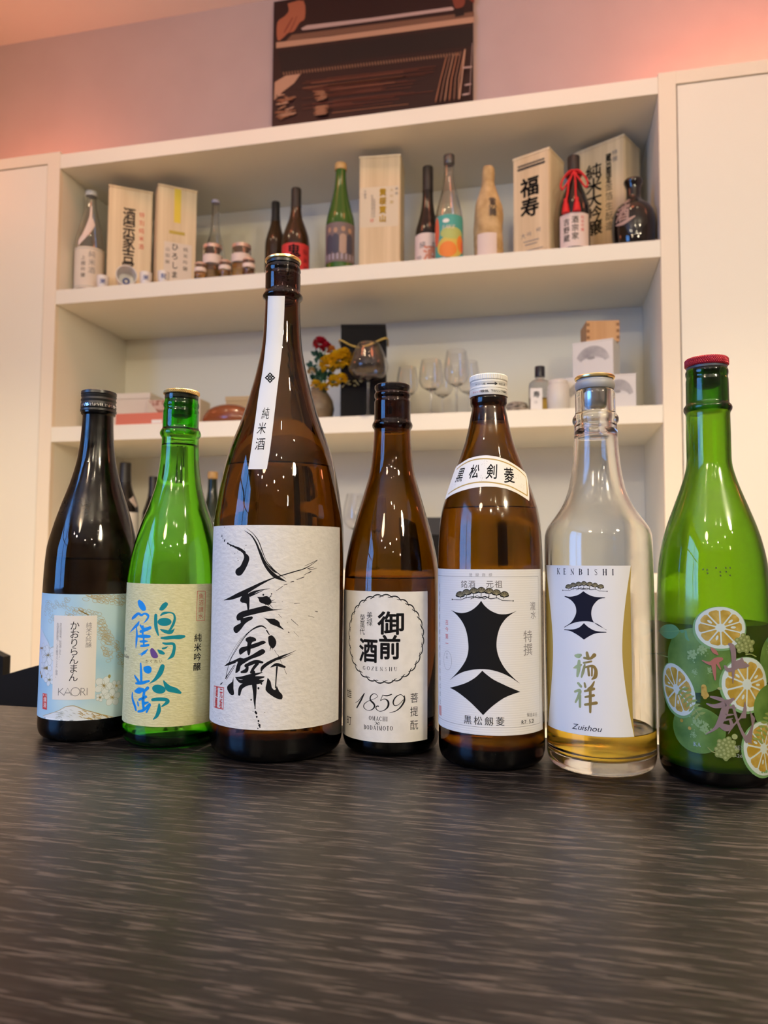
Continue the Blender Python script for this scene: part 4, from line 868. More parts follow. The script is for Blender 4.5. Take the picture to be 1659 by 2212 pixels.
P.sx = .72; P.serif(navy, 'KENBISHI', (200, 230), (698, 238), 48); pine(432, 358, .70)
P.poly(navy, smoothline([(427, 413), (470, 442), (530, 464), (625, 470)], 4)+smoothline([(626, 476), (570, 488), (520, 540), (500, 600), (505, 660), (530, 705), (580, 738), (640, 768)], 4)+smoothline([(636, 772), (560, 716), (490, 693), (430, 689), (370, 696), (310, 716), (254, 747)], 4)+smoothline([(251, 743), (310, 703), (345, 655), (362, 600), (350, 540), (310, 492), (255, 463)], 4)+smoothline([(256, 456), (310, 464), (380, 446), (427, 413)], 4)[:-1])
P.poly(navy, smoothline([(432, 706), (475, 745), (540, 778), (637, 788)], 4)+smoothline([(637, 794), (560, 797), (500, 816), (432, 858)], 4)+smoothline([(431, 857), (375, 816), (310, 780), (252, 770)], 4)+smoothline([(252, 763), (330, 764), (390, 745), (432, 706)], 4)[:-1])
for st in [[(356, 1006, 22), (380, 1008, 38), (402, 1000, 24)], [(338, 1118, 8), (375, 1105, 32), (408, 1090, 14)], [(388, 1055, 24), (383, 1130, 32), (372, 1195, 18)], [(460, 978, 22), (470, 1030, 30)], [(528, 1000, 32), (490, 1032, 20), (435, 1026, 20)], [(430, 1072, 16), (500, 1058, 16)], [(440, 1088, 14), (425, 1150, 24), (410, 1202, 14)], [(470, 1108, 18), (478, 1185, 20)], [(440, 1115, 14), (510, 1100, 22), (541, 1140, 26), (535, 1198, 30), (505, 1222, 10)], [(506, 1115, 14), (505, 1190, 14)],
           [(380, 1258, 20), (405, 1288, 22)], [(350, 1336, 18), (395, 1325, 26), (386, 1370, 24), (356, 1432, 16)], [(396, 1370, 22), (396, 1475, 20)], [(438, 1258, 16), (445, 1292, 20)], [(526, 1245, 12), (502, 1290, 22), (470, 1310, 14)], [(440, 1332, 18), (522, 1310, 24)], [(445, 1386, 16), (522, 1370, 22)], [(443, 1456, 20), (545, 1440, 26)], [(490, 1300, 20), (490, 1400, 24), (490, 1525, 18)]]: P.stroke(goldfoil, st)
P.line(navy, 'Zuishou', (330, 1650), 245, 46, shear=.35)
P.build('front_label', b6)

# B7 ------------------------------------------------ green bottle printed with citrus fruit
b7, S7 = bottle('sake_bottle', 'leaf-green bottle with red cap and printed citrus fruits, at the right edge', (.1136, .5737),
    [(292, 13.8), (291, 13.9), (290, 14.6), (288.7, 14.7), (287, 14.5), (285.2, 14), (283.5, 14.5), (266, 14.7), (264.4, 15.9), (262.8, 16.6), (261, 16.4), (259, 15.2), (257.5, 15), (242.8, 15.1), (226.5, 15.1), (222, 15.3), (218.3, 15.9), (210.2, 18.1), (202.1, 20.8), (194.2, 23.7), (186.1, 26.7), (178, 29.6), (169.9, 32.1), (161.9, 34), (153.9, 35.5), (145.8, 36.6), (128.9, 37.6), (101, 38.1), (66.8, 38.5), (25, 38.5)], .0385, g_lime, -.006, ztop=.2912, level=.108, liq=l_cloud)
knurl('cap', .0149, .2932, .2992, capred, b7, 60, .45)
latheo('cap_liner', [(0, .2931), (.0139, .2931), (.0139, .2914), (0, .2914)], mat('slate_liner', (.05, .06, .08), .4), b7, 48)
latheo('stopper', [(0, .2918), (.0092, .2918), (.0088, .279), (.006, .2775), (0, .2775)], mat('dark_green_plug', (.03, .05, .02), .4), b7, 32)
fgreen = mat('printed_fruit_green', (0.16, 0.33, 0.10), 0.5); noise_color(fgreen, (0.05, 0.125, 0.012), (0.13, 0.24, 0.045), nscale=70, detail=5, lo=.35, hi=.72)
fpale = mat('printed_fruit_gloss', (0.20, 0.31, 0.13), 0.5); pith = mat('printed_pith', (0.48, 0.56, 0.52), 0.5); rind = mat('printed_rind', (0.14, 0.28, 0.11), 0.5)
flesh = mat('printed_flesh', (0.46, 0.32, 0.035), 0.5); noise_color(flesh, (0.33, 0.21, 0.015), (0.52, 0.38, 0.10), nscale=160, detail=4, lo=.4, hi=.8)
leafm = mat('printed_leaf', (0.075, 0.22, 0.10), 0.5); berry = mat('printed_berry', (0.16, 0.20, 0.055), 0.5); berry2 = mat('printed_berry_light', (0.27, 0.31, 0.12), 0.5); stemm = mat('printed_stem', (0.22, 0.26, 0.08), 0.5)
mauve = mat('mauve_foil', (0.36, 0.27, 0.29), 0.35, metal=.6); rosef = mat('rose_foil', (0.40, 0.15, 0.12), 0.4, metal=.3); leaf2 = mat('printed_fern', (0.20, 0.27, 0.06), 0.5)
P = Print(S7, .00012, .00001); P.frame(1390, 1260, 4.81)
def fruit(x, y, rx, ry, blots=()):
    P.disc(fgreen, x, y, rx, ry, 40)
    for bx, by, r_ in blots:
        for q in range(46): P.disc(fpale, bx+rr.gauss(0, r_*.45), by+rr.gauss(0, r_*.5), r_*rr.uniform(.06, .2), n=8)
def slice_(x, y, rx, ry, rot=0.0, n=10):
    P.disc(rind, x-6, y+10, rx*1.07, ry*1.06, 40, rot); P.disc(pith, x, y, rx, ry, 40, rot)
    k = P.kk(); cu, cv = P.q(x, y); c, si = math.cos(rot), math.sin(rot)
    for i in range(n):
        a0 = 2*math.pi*(i+.06)/n+.25; a1 = 2*math.pi*(i+.94)/n+.25; pts = []
        for a, f_ in [(a0+.12, .20)]+[(a0+(a1-a0)*j/5, .86 if 0 < j < 5 else .80) for j in range(6)]+[(a1-.12, .20)]:
            X, Y = rx*f_*k*math.cos(a), ry*f_*k*math.sin(a); pts.append((cu+X*c-Y*si, cv+X*si+Y*c))
        P.polyuv(flesh, pts)
    for i in range(0, n, 3):
            a = 2*math.pi*(i+.5)/n+.25; X, Y = rx*.5*k*math.cos(a), ry*.5*k*math.sin(a); P.discuv(pith, cu+X*c-Y*si, cv+X*si+Y*c, rx*.11*k, rx*.05*k, 10, a+rot)
fruit(552, 800, 300, 285, [(500, 740, 60), (620, 690, 60), (530, 920, 30), (690, 900, 30)])
P.stroke(leafm, [(440, 495, 18), (448, 560, 26), (470, 590, 16)])
P.poly(leafm, [(158, 495), (200, 445), (265, 425), (325, 435), (370, 480), (372, 505), (330, 560), (270, 578), (210, 555)], 3); P.stroke(rind, [(160, 497, 3), (270, 500, 4), (375, 492, 6)]); P.poly(leafm, [(375, 492), (400, 480), (430, 497), (400, 517)], 2)
P.stroke(stemm, [(135, 725, 8), (180, 742, 10), (255, 765, 8)]); P.stroke(stemm, [(165, 735, 5), (230, 712, 5)])
fruit(1330, 800, 190, 220, [(1340, 700, 60)]); P.stroke(leafm, [(1300, 540, 14), (1285, 600, 24)])
fruit(555, 1520, 235, 205, [(550, 1440, 50), (640, 1500, 60), (520, 1570, 30)])
slice_(800, 462, 212, 182, .1); slice_(345, 1100, 168, 236, .42); slice_(1075, 1050, 215, 232, 0); fruit(1300, 1290, 190, 200, []); slice_(1245, 1715, 200, 235, .2)
for x, y in [(400, 1425), (482, 1505)]: P.disc(flesh, x, y, 16, n=8)
P.stroke(flesh, [(628, 1075, 44), (632, 1130, 50), (640, 1165, 66), (640, 1180, 40)])
for cx, cy, n_ in [(1045, 630, 17), (860, 1720, 24)]:
    for i in range(n_):
        a = i*2.4; r_ = 22*math.sqrt(i+.6); x, y = cx+r_*math.cos(a)*1.05, cy+r_*math.sin(a); P.stroke(stemm, [(x, y, 4), (cx-20, cy+70, 5)], 1)
    for i in range(n_):
        a = i*2.4; r_ = 22*math.sqrt(i+.6); x, y = cx+r_*math.cos(a)*1.05, cy+r_*math.sin(a); P.disc(berry, x, y, 23, n=14)
    for i in range(n_):
        a = i*2.4; r_ = 22*math.sqrt(i+.6); x, y = cx+r_*math.cos(a)*1.05, cy+r_*math.sin(a); P.disc(berry2, x-5, y-6, 11, n=10)
P.stroke(stemm, [(1060, 740, 12), (1110, 735, 8), (1165, 760, 10)]); P.stroke(stemm, [(670, 1705, 6), (730, 1755, 9), (800, 1740, 6)])
def fern(x0, y0, x1, y1, n, w):
    P.stroke(berry2, [(x0, y0, 5), (x1, y1, 6)], 1); dx, dy = x1-x0, y1-y0; l = math.hypot(dx, dy)
    for i in range(n):
        t = (i+.5)/n; x, y = x0+dx*t, y0+dy*t
        for sd in (-1, 1):
            ax, ay = (dx/l*.35-dy/l*sd)*w, (dy/l*.35+dx/l*sd)*w; P.stroke(leaf2, [(x, y, 5), (x+ax*.5, y+ay*.5, 24), (x+ax, y+ay, 6)])
fern(390, 1080, 590, 1380, 7, 66); fern(1330, 1340, 1180, 1640, 7, 60)
P.disc(berry2, 945, 1592, 24); P.disc(berry2, 790, 1092, 18, 12)
# foil brush writing
P.stroke(rosef, [(705, 672, 14), (735, 705, 36), (770, 738, 14)]); P.stroke(rosef, [(612, 800, 6), (690, 830, 30), (760, 800, 50), (808, 785, 30)]); P.stroke(rosef, [(725, 820, 40), (735, 900, 30), (745, 1000, 12)]); P.stroke(rosef, [(770, 830, 24), (800, 890, 10)])
P.stroke(mauve, [(890, 630, 20), (920, 660, 44), (935, 760, 40), (930, 900, 26), (928, 1040, 4)]); P.stroke(mauve, [(845, 860, 20), (880, 900, 34), (950, 880, 30), (1000, 870, 10)]); P.poly(mauve, [(910, 815), (1000, 790), (1020, 760), (1045, 820), (1100, 850), (1050, 880), (980, 880), (930, 860)], 2)
P.stroke(mauve, [(700, 1178, 16), (790, 1200, 34), (850, 1225, 20)]); P.stroke(mauve, [(660, 1250, 12), (740, 1275, 34), (850, 1250, 50), (930, 1200, 20)]); P.stroke(mauve, [(870, 1230, 44), (840, 1330, 60), (800, 1430, 50), (740, 1510, 24), (650, 1565, 5)]); P.stroke(mauve, [(830, 1370, 30), (930, 1360, 10)]); P.stroke(mauve, [(800, 1470, 40), (860, 1500, 60), (915, 1480, 34), (900, 1420, 24)]); P.stroke(mauve, [(850, 1420, 18), (925, 1400, 8)]); P.stroke(mauve, [(930, 1270, 24), (960, 1390, 20), (1010, 1520, 24), (1060, 1610, 30), (1120, 1660, 10)])
P.poly(mauve, [(1050, 1225), (1068, 1300), (1060, 1400), (990, 1405), (1030, 1320)], 1); P.stroke(mauve, [(1000, 1400, 14), (930, 1480, 14), (880, 1560, 4)]); P.poly(mauve, [(1100, 1320), (1130, 1370), (1155, 1400), (1130, 1520), (1120, 1640), (1060, 1660), (1035, 1610), (1080, 1560), (1120, 1470)], 1); P.stroke(mauve, [(800, 1330, 6), (870, 1290, 26), (960, 1290, 6)])
lt = mat('silver_print', (0.45, 0.48, 0.47), 0.35, metal=.5)
P.serif(lt, 'KA', (540, 1668), (580, 1676), 32); P.serif(lt, 'NES', (962, 1705), (1022, 1705), 32); P.line(lt, '-26', (950, 1790), 66, 28)
P.build('printed_fruit', b7)
P = Print(S7, .0002); P.frame(1390, 750, 4.175)
for x, y in [(538, 2003), (575, 2007), (578, 2038), (655, 1990), (742, 1990), (780, 1990), (693, 2027), (745, 2025), (695, 2060), (780, 2058)]: P.disc(mat('braille_dot', (.05, .07, .01), .4), x, y, 7, 8, 8)
P.build('braille_dots', b7)

# ---------------------------------------------------------------- things on the shelves
P720 = [(0, 1), (.5, 1), (.57, .96), (.64, .82), (.72, .60), (.80, .44), (.88, .385), (.90, .38), (1, .37)]
def sb(label, x, Y, z, h, r, gm, prof=P720, cap=None, capm=None, lab=None, labm=None, group=None, seg=40, neck=None, name='sake_bottle'):
    """a bottle standing on a shelf: height h, body radius r, profile in shares of both"""
    t = thing(name, label, 'bottle', (x, Y, z+.0002), 0, group)
    bpy.context.view_layer.update()
    f0 = pchip([a for a, _ in prof], [b for _, b in prof], 0); rf = lambda q: float(f0(q/h))*r
    hg = h*(1-(cap[0] if cap else 0)); zs = [hg*i/46 for i in range(1, 47)]
    bd = [(0, .003), (.75*r, .0015), (.84*r, 0), (.95*r, .002), (r, .007)]+[(rf(q), q) for q in zs if q > .012]
    rn = rf(hg)
    if gm.node_tree.nodes['Principled BSDF'].inputs['Transmission Weight'].default_value > .5:
        w = .0028; bd += [(rn-w, hg)]+[(max(rf(q)-w, .004), q) for q in reversed(zs[:-1]) if q > .014]+[(r-w-.004, .009), (0, .008)]
    else: bd += [(0, hg)]
    latheo('bottle_glass', bd, gm, t, seg, angle=50)
    if cap:
        c0, k, kind = cap; rc = rn*k; z0 = hg
        if kind == 'sleeve': pr = [(0, h), (rc*.93, h), (rc, h-.003)]+[(rf(hg-d)*1.03+.0004, hg-d) for d in (0, .006, .014, .022, .03)]+[(rf(hg-.03), hg-.03)]
        else: pr = [(0, h), (rc*.9, h), (rc, h-.0025), (rc, z0+.001), (rc*.97, z0), (0, z0)]
        latheo('cap', pr, capm, t, seg, angle=45)
    return t, Cyl(t.matrix_world.copy(), rf, r)
def wrap(S, z0, z1, m, wd, draw=None, name='label', u0=0.0):
    P = Print(S, .0006, .0002); S.step = .006
    P.sheetuv(m, u0-wd/2, u0+wd/2, z0, z1)
    if draw: draw(P)
    return P
dark_glass = mat('near_black_glass', (0.010, 0.008, 0.007), 0.12); brown_glass = mat('dark_brown_glass', (0.035, 0.016, 0.006), 0.12)
green_gl = mat('solid_green_glass', (0.035, 0.105, 0.012), 0.12); clear_gl = glass('clear_shelf_glass', (0.90, 0.90, 0.88))
cream_p = mat('cream_paper', (0.70, 0.62, 0.52), 0.8); pink_p = mat('pale_pink_paper', (0.72, 0.60, 0.54), 0.8)
capsleeve = mat('black_sleeve', (0.016, 0.014, 0.014), 0.4); tan_cap = mat('ochre_cap', (0.55, 0.34, 0.13), 0.45)

# top compartment, left to right
t, S = sb('clear big bottle with a white label, leftmost on the top shelf', -1.688, 2.40, Z2T, .408, .052, clear_gl, [(0, 1), (.42, 1), (.52, .95), (.62, .80), (.72, .62), (.82, .45), (.9, .36), (.94, .34), (1, .34)], (.045, 1.25, 'x'), mat('clear_cap', (.55, .55, .53), .25))
P = wrap(S, .022, .178, cream_p, .20)
P.sheetuv(paleline, -.10, .10, .170, .172); P.sheetuv(paleline, -.10, .10, .028, .030)
for i, ch in enumerate('純米酒'): P.char(ink_soft, ch, .008, .150-i*.030, .024)
for i, ch in enumerate('上撰吟醸'): P.char(ink_brown, ch, -.022, .135-i*.022, .016)
P.build('label', t)
P = Print(S, .0006, .0002); S.step = .006; P.sheetuv(pink_p, -.008, .008, .300, .345)
P.polyuv(pink_p, [(-.008, .302), (.008, .302), (.022, .268), (-.02, .205), (-.045, .18), (-.05, .20), (-.03, .23)]); P.build('neck_paper', t)

def kbox(label, tl, tr, h, dep, z, m, draw=None, lid=True, frame=False, group='wooden sake boxes on the top shelf'):
    """upright wooden box: front top corners given in plan"""
    ax, ay = tl; bx, by = tr; w = math.hypot(bx-ax, by-ay); rz = math.atan2(by-ay, bx-ax)
    t = thing('wooden_box', label, 'box', ((ax+bx)/2, (ay+by)/2, z+.0002), rz, group); bpy.context.view_layer.update()
    boxo('box_body', (-w/2, .006, 0), (w/2, dep, h-.008), m, t, .001); boxo('box_lid', (-w/2-.001, -.001, h-.008), (w/2+.001, dep+.001, h), m, t, .001)
    fr = boxo('sliding_front', (-w/2+.002, 0, .004), (w/2-.002, .0055, h-.0085), kiri2 if m is kiri else kiri, t, .0008)
    S = Pl(t.matrix_world.copy(), (0, -.0001, 0), (1, 0, 0), (0, 0, 1), (0, -1, 0)); S.step = None
    P = Print(S, .0003, .0002)
    if draw: draw(P, w, h); P.build('box_writing', fr)
    return t
def vt(P, m, st, u, v0, v1, hh, wd=None, bold=0.0, shear=0.0):
    n = len(st)
    for i, ch in enumerate(st): P.char(m, ch, u, v0+(v1-v0)*(i/(n-1) if n > 1 else 0), hh, wd, bold, shear)
def d1(P, w, h):
    vt(P, ink_brown, '酒宗家吉野屋', -.004, h*.74, h*.10, .056, .75, .02); vt(P, redink, '特別純米酒', .040, h*.76, h*.46, .020, .9)
kbox('wooden box with a bold column of black writing and small red writing', (-1.578, 2.345), (-1.450, 2.432), .400, .12, Z2T, kiri, d1)
yel = mat('yellow_seal', (0.72, 0.56, 0.05), 0.5)
def d2(P, w, h):
    P.sheetuv(yel, -.012, .012, h*.66, h-.001); P.sheetuv(mat('dark_yellow_band', (0.50, 0.38, 0.06), .6), -.028, .028, h*.55, h*.58)  # darker yellow band across the front, below the seal
    P.sheetuv(cream_p, -.045, .055, .045, h*.47); vt(P, ink, 'ひろしま', -.006, h*.43, h*.17, .026, .9, .012); vt(P, ink_brown, '純米吟醸', .032, h*.42, h*.24, .016); vt(P, ink_brown, '山田錦', -.032, h*.40, h*.28, .014)
kbox('wooden box sealed by a yellow strip over a square white label', (-1.396, 2.376), (-1.283, 2.460), .400, .12, Z2T, kiri, d2)
sb('slender clear bottle standing behind the small glass jars', -1.237, 2.52, Z2T, .386, .042, clear_gl, [(0, 1), (.40, 1), (.50, .9), (.60, .62), (.70, .42), (.80, .34), (1, .31)], (.03, 1.2, 'x'), mat('lilac_cap', (.45, .42, .52), .35))

jarlid = mat('pink_tin_lid', (0.60, 0.42, 0.35), 0.3, metal=.5); jar_tea = glass('jar_tea_liquid', (0.80, 0.48, 0.18), ior=1.34)
def jar(label, x, Y, z, h, r, group):
    t = thing('glass_jar', label, 'jar', (x, Y, z+.0002), 0, group)
    jg = latheo('jar_glass', [(0, .002), (r*.85, 0), (r, .004), (r, h*.84), (r*.93, h*.9), (r*.93, h*.97), (r*.87, h*.97), (r*.87, h*.88), (r-.0022, h*.83), (r-.0022, .006), (0, .006)], clear_gl, t, 32, angle=40)
    latheo('jar_liquid', [(0, .0061), (r-.0025, .0062), (r-.0020, .009), (r-.0020, h*.45), (0, h*.45)], jar_tea, t, 32, angle=40)
    latheo('jar_lid', [(0, h), (r*.93, h), (r*1.0, h-.002), (r*1.0, h*.90), (r*.94, h*.90), (0, h*.975)], jarlid, t, 32, angle=40)
    bm = bmesh.new(); lathe(bm, [(r+.0004, h*.50), (r+.0004, h*.72)], 32); fin('jar_band', bm, pink_p, jg, True)
j = jar('taller glass jar beside the yellow-sealed box', -1.172, 2.372, Z2T, .142, .034, 'taller glass jars on the top shelf')
jar('taller glass jar nearer the dark bottles', -1.062, 2.372, Z2T, .134, .034, 'taller glass jars on the top shelf')
for px, lb in ((433, 'leftmost of the three small jars at the shelf edge'), (486, 'middle one of the three small jars at the shelf edge'), (537, 'rightmost of the three small jars at the shelf edge')):
    jar(lb, at(px, 585, 2.332).x, 2.332, Z2T, .064, .021, 'small jars at the top shelf edge')

china = mat('white_china', (0.74, 0.71, 0.68), 0.25, coat=.3); cobalt = mat('cobalt_blue', (0.02, 0.05, 0.26), 0.3)
def cup(label, px, h, r, Y=2.33, ch='十'):
    t = thing('sake_cup', label, 'cup', (at(px, 600, Y).x, Y, Z2T+.0002), 0, 'small china sake cups'); bpy.context.view_layer.update()
    rf = lambda q: r*(.86+.14*min(1, q/h*1.5))
    pr = [(0, .002), (r*.6, .002), (r*.62, 0), (r*.74, 0), (r*.80, .003)]+[(rf(h*i/8), h*i/8) for i in range(2, 9)]
    pr += [(r-.0025, h), (rf(h*.6)-.003, h*.6), (r*.72, .007), (0, .006)]
    latheo('cup_body', pr, china, t, 32, angle=50)
    P = Print(Cyl(t.matrix_world.copy(), rf, r), .0004); P.S.step = .004
    P.char(cobalt, ch, 0, h*.52, h*.42, bold=.03); P.build('blue_mark', t)
cup('small white cup with blue mark beside the leftmost clear bottle', 222, .048, .021, ch='米')
cup('small white cup with blue mark between the tipped cup and the yellow-sealed box', 315, .047, .021, ch='米')
cup('small white cup with faint blue pattern under the square white label', 353, .043, .020, 2.325, ch='祝')
c = at(268, 597, 2.325); rc = .037
t = thing('tasting_cup', 'white cup lying on its side, blue rings inside facing out', 'cup', (c.x, 2.303+.036, Z2T+rc+.0002), R(33))
def lathe_y(name, prof, m, par, seg=36, angle=50):
    o = latheo(name, prof, m, par, seg, angle=angle); o.rotation_euler = (R(90), 0, 0); return o
pr = [(0, -.036), (.024, -.036), (.030, -.030), (.034, -.012), (.0365, .022), (.0368, .036), (.0345, .036), (.0325, .0), (.028, -.026), (0, -.031)]
lathe_y('cup_body', pr, china, t)
for a, b_ in ((.019, .0265), (.006, .013)):
    bm = bmesh.new(); lathe(bm, [(a, -.0305+.0035*(a/.028)), (b_, -.0300+.0035*(b_/.028))], 36); o = fin('blue_ring', bm, cobalt, t); o.rotation_euler = (R(90), 0, 0)

sb('dark brown bottle with black cap, left of the red-labelled one', -.998, 2.53, Z2T, .36, .038, brown_glass, P720, (.13, 1.05, 'sleeve'), capsleeve)
t, S = sb('dark brown bottle with a red label on the top shelf', -.878, 2.42, Z2T, .344, .050, brown_glass, [(0, 1), (.38, 1), (.48, .93), (.58, .72), (.68, .48), (.78, .37), (.86, .34), (1, .33)], (.12, 1.06, 'sleeve'), capsleeve)
P = wrap(S, .012, .128, mat('red_label', (0.58, 0.03, 0.03), 0.6), .12); P.char(ink, '鬼', -.006, .100, .045, bold=.03); vt(P, mat('dark_red_ink', (.13, .01, .01), .6), '純米酒', .037, .10, .04, .02); P.build('label', t)
t, S = sb('green big bottle with ochre cap and a group photo on its label', -.705, 2.39, Z2T, .400, .050, green_gl, [(0, 1), (.42, 1), (.50, .94), (.60, .74), (.70, .56), (.80, .42), (.9, .36), (1, .35)], (.06, 1.18, 'x'), tan_cap)
P = wrap(S, .035, .172, mat('photo_blur', (0.16, 0.12, 0.12), 0.6), .14)
cols = [mat('photo_navy', (.05, .05, .08), .6), mat('photo_grey', (.12, .10, .10), .6), mat('photo_pinkish', (.40, .28, .22), .6), mat('photo_face', (.42, .25, .16), .6), mat('photo_lilac', (.34, .30, .36), .6)]
for i, u in enumerate((-.040, -.016, .010, .034)):
    P.strokeuv(cols[0 if i != 2 else 2], [(u, .075, .026), (u, .12, .024)], 1); P.discuv(cols[3], u, .148-.004*(i % 2), .007, .009)
for i in range(8): P.strokeuv(cols[4], [(-.052+i*.0145, .045, .007), (-.052+i*.0145, .06, .007)], 1)
P.build('photo_label', t)
def d3(P, w, h):
    P.sheetuv(mat('ivory_label', (.66, .57, .42), .8), -w/2+.004, w/2-.006, h*.40, h*.735)
    vt(P, goldprint, '黄桜寶山', .0115, h*.687, h*.467, .026, .9, .035); vt(P, mat('gold_yellow_ink', (.80, .50, .01), .5), '黄桜寶山', .010, h*.69, h*.47, .025, .9, .02); vt(P, goldprint, '大吟醸', .042, h*.70, h*.60, .012); vt(P, ink_soft, '清酒', .058, h*.71, h*.67, .010)
    vt(P, ink_soft, '山田錦精米歩合', -.018, h*.63, h*.49, .008); vt(P, ink_soft, '製造者酒造株式会社', -.026, h*.66, h*.49, .007); P.char(redink, '印', -.026, h*.455, .013); vt(P, ink_soft, '吟醸酒', -.050, h*.70, h*.65, .008)
kbox('wooden box with golden writing on an ivory label, top shelf centre', (-.640, 2.395), (-.497, 2.407), .422, .125, Z2T, kiri2, d3)
t, S = sb('black bottle with pale pink label right of the golden-label box', -.405, 2.425, Z2T, .372, .043, dark_glass, [(0, 1), (.32, 1), (.40, .93), (.50, .72), (.60, .53), (.72, .42), (.84, .40), (1, .39)], (.15, 1.05, 'sleeve'), capsleeve)
P = wrap(S, .012, .125, pink_p, .12); vt(P, ink_soft, '純米', -.018, .085, .083, .022); P.char(mat('salmon_ink', (.62, .25, .16), .7), '酒', .012, .055, .05, bold=.04); P.char(ink_soft, '吟', -.03, .04, .02); P.char(ink_soft, '醸', .024, .085, .018); P.build('label', t)
t, S = sb('clear bottle with turquoise and orange label on the top shelf', -.323, 2.362, Z2T, .370, .047, clear_gl, [(0, 1), (.36, 1), (.46, .92), (.56, .74), (.66, .55), (.76, .42), (.82, .37), (.90, .35), (1, .34)], (.085, 1.12, 'x'), mat('gunmetal_cap', (.10, .10, .10), .25, metal=.6))
turq = mat('label_turquoise', (0.06, 0.34, 0.30), 0.6); orange = mat('label_orange', (0.75, 0.22, 0.03), 0.6); ochre = mat('label_yellow', (0.62, 0.46, 0.08), 0.6); coral = mat('label_coral', (0.68, 0.12, 0.05), 0.6); lime = mat('label_lime', (.42, .48, .14), .6)
P = wrap(S, .010, .150, turq, .115)
P.discuv(ochre, .004, .042, .047, .036, 20); P.discuv(lime, .010, .088, .040, .020, 16); P.discuv(coral, -.046, .098, .012, .050, 16); P.discuv(orange, -.004, .034, .030, .026, 18); P.discuv(orange, .040, .055, .014, .028, 16); P.discuv(coral, .048, .045, .006, .022, 12); P.discuv(white_paper, -.010, .128, .011, .007, 12)
for i, ch in enumerate('YUZUSAKE'[4:]): P.char(cream_p, ch, -.018+i*.011, .108, .013, shear=.3)
P.build('label', t)
paper = mat('crumpled_tan_paper', (0.50, 0.33, 0.15), 0.8); noise_color(paper, (0.42, 0.27, 0.11), (0.60, 0.42, 0.21), nscale=26, detail=5, bump=.5)
t = thing('paper_wrapped_bottle', 'bottle wrapped in tan paper with a white label, top shelf', 'bottle', (-.197, 2.40, Z2T+.0002)); bpy.context.view_layer.update()
f0 = pchip([0, .012, .17, .20, .24, .27, .285, .30, .325, .335], [.045, .047, .047, .043, .031, .023, .020, .021, .020, .017], 0); bm = bmesh.new(); rg = []; rp = random.Random(4)
for i in range(41):
    z = .335*i/40; rg.append([bm.verts.new((float(f0(z))*math.cos(2*math.pi*k/36)*(1+.045*math.sin(5*k*math.pi/18+z*40)+rp.uniform(-.018, .018)), float(f0(z))*math.sin(2*math.pi*k/36)*(1+.045*math.sin(5*k*math.pi/18+z*40)+rp.uniform(-.018, .018)), z)) for k in range(36)])
for a, b_ in zip(rg[:-1], rg[1:]):
    for k in range(36): bm.faces.new((a[k], a[(k+1) % 36], b_[(k+1) % 36], b_[k]))
bm.faces.new(rg[0]); bm.faces.new(rg[-1]); fin('paper_wrap', bm, paper, t, True)
S = Cyl(t.matrix_world.copy(), lambda q: float(f0(q))*1.075, .047); P = Print(S, .0006, .0002); S.step = .006; P.sheetuv(pink_p, -.036, .026, .004, .092); P.build('label', t)
P = Print(S, .0006, .0002); vt(P, ink_brown, '雪の舞', .014, .200, .160, .024, 1, .02); P.build('brush_writing', t)
def d4(P, w, h):
    vt(P, ink, '福寿', -.004, h*.69, h*.50, .062, 1, .03); P.char(ink_soft, '大', -.028, h*.245, .018); vt(P, ink_soft, '吟', -.006, h*.25, h*.25, .016); vt(P, ink_soft, '純', .026, h*.27, h*.27, .015)
    for i in range(9): P.strokeuv(ink_brown, [(-.044+i*.0105, h*.905, .006), (-.044+i*.0105+.006, h*.905, .006)], 1); P.strokeuv(ink_brown, [(-.044+i*.0105, h*.875, .008), (-.044+i*.0105+.007, h*.875, .008)], 1)
    for v, a in ((.185, .026), (.155, .020), (.10, .04)): P.strokeuv(ink_soft, [(-a, h*v, .003), (a, h*v, .003)], 1)
kbox('wooden box brushed with two large black characters, right part of top shelf', (-.117, 2.410), (.001, 2.358), .360, .118, Z2T, kiri2, d4)
t, S = sb('black bottle tied with a red tasselled cord on the top shelf', .077, 2.362, Z2T, .318, .049, dark_glass, [(0, 1), (.40, 1), (.48, .96), (.58, .78), (.68, .54), (.78, .40), (.88, .37), (1, .36)], (.12, 1.08, 'sleeve'), capsleeve)
P = wrap(S, .008, .115, pink_p, .105); vt(P, redink, '純米吟醸', .026, .100, .060, .011); vt(P, ink_brown, '酒宗家', .003, .092, .040, .022, .9, .02); vt(P, ink_brown, '吉野蔵', -.024, .088, .036, .022, .9, .02); P.build('label', t)
cordm = mat('red_silk_cord', (0.62, 0.008, 0.012), 0.6); bm = bmesh.new()
for k in range(2): tube(bm, [(.0225*math.cos(a), .0225*math.sin(a), .262-.006*k) for a in [2*math.pi*i/24 for i in range(24)]], .0034, 6, True)
def cv(pts): return smoothline([tuple(p) for p in pts], 5)
for sx in (-1, 1):
    tube(bm, cv([(0, -.026, .262), (sx*.018, -.029, .256), (sx*.040, -.030, .222), (sx*.036, -.032, .200), (sx*.020, -.032, .222), (0, -.029, .256)]), .003, 6)
    tube(bm, cv([(0, -.028, .258), (sx*.010-.006, -.032, .220), (sx*.012-.008, -.040, .185), (sx*.015-.010, -.047, .158)]), .0032, 6)
cdo = fin('cord', bm, cordm, t, True)
for sx in (-1, 1):
    o = latheo('tassel', [(0, .046), (.005, .045), (.0065, .040), (.005, .037), (.0085, .026), (.0125, .0), (0, .001)], cordm, cdo, 20, (sx*.0165-.010, -.0515+(.004 if sx < 0 else 0), .116), 50)
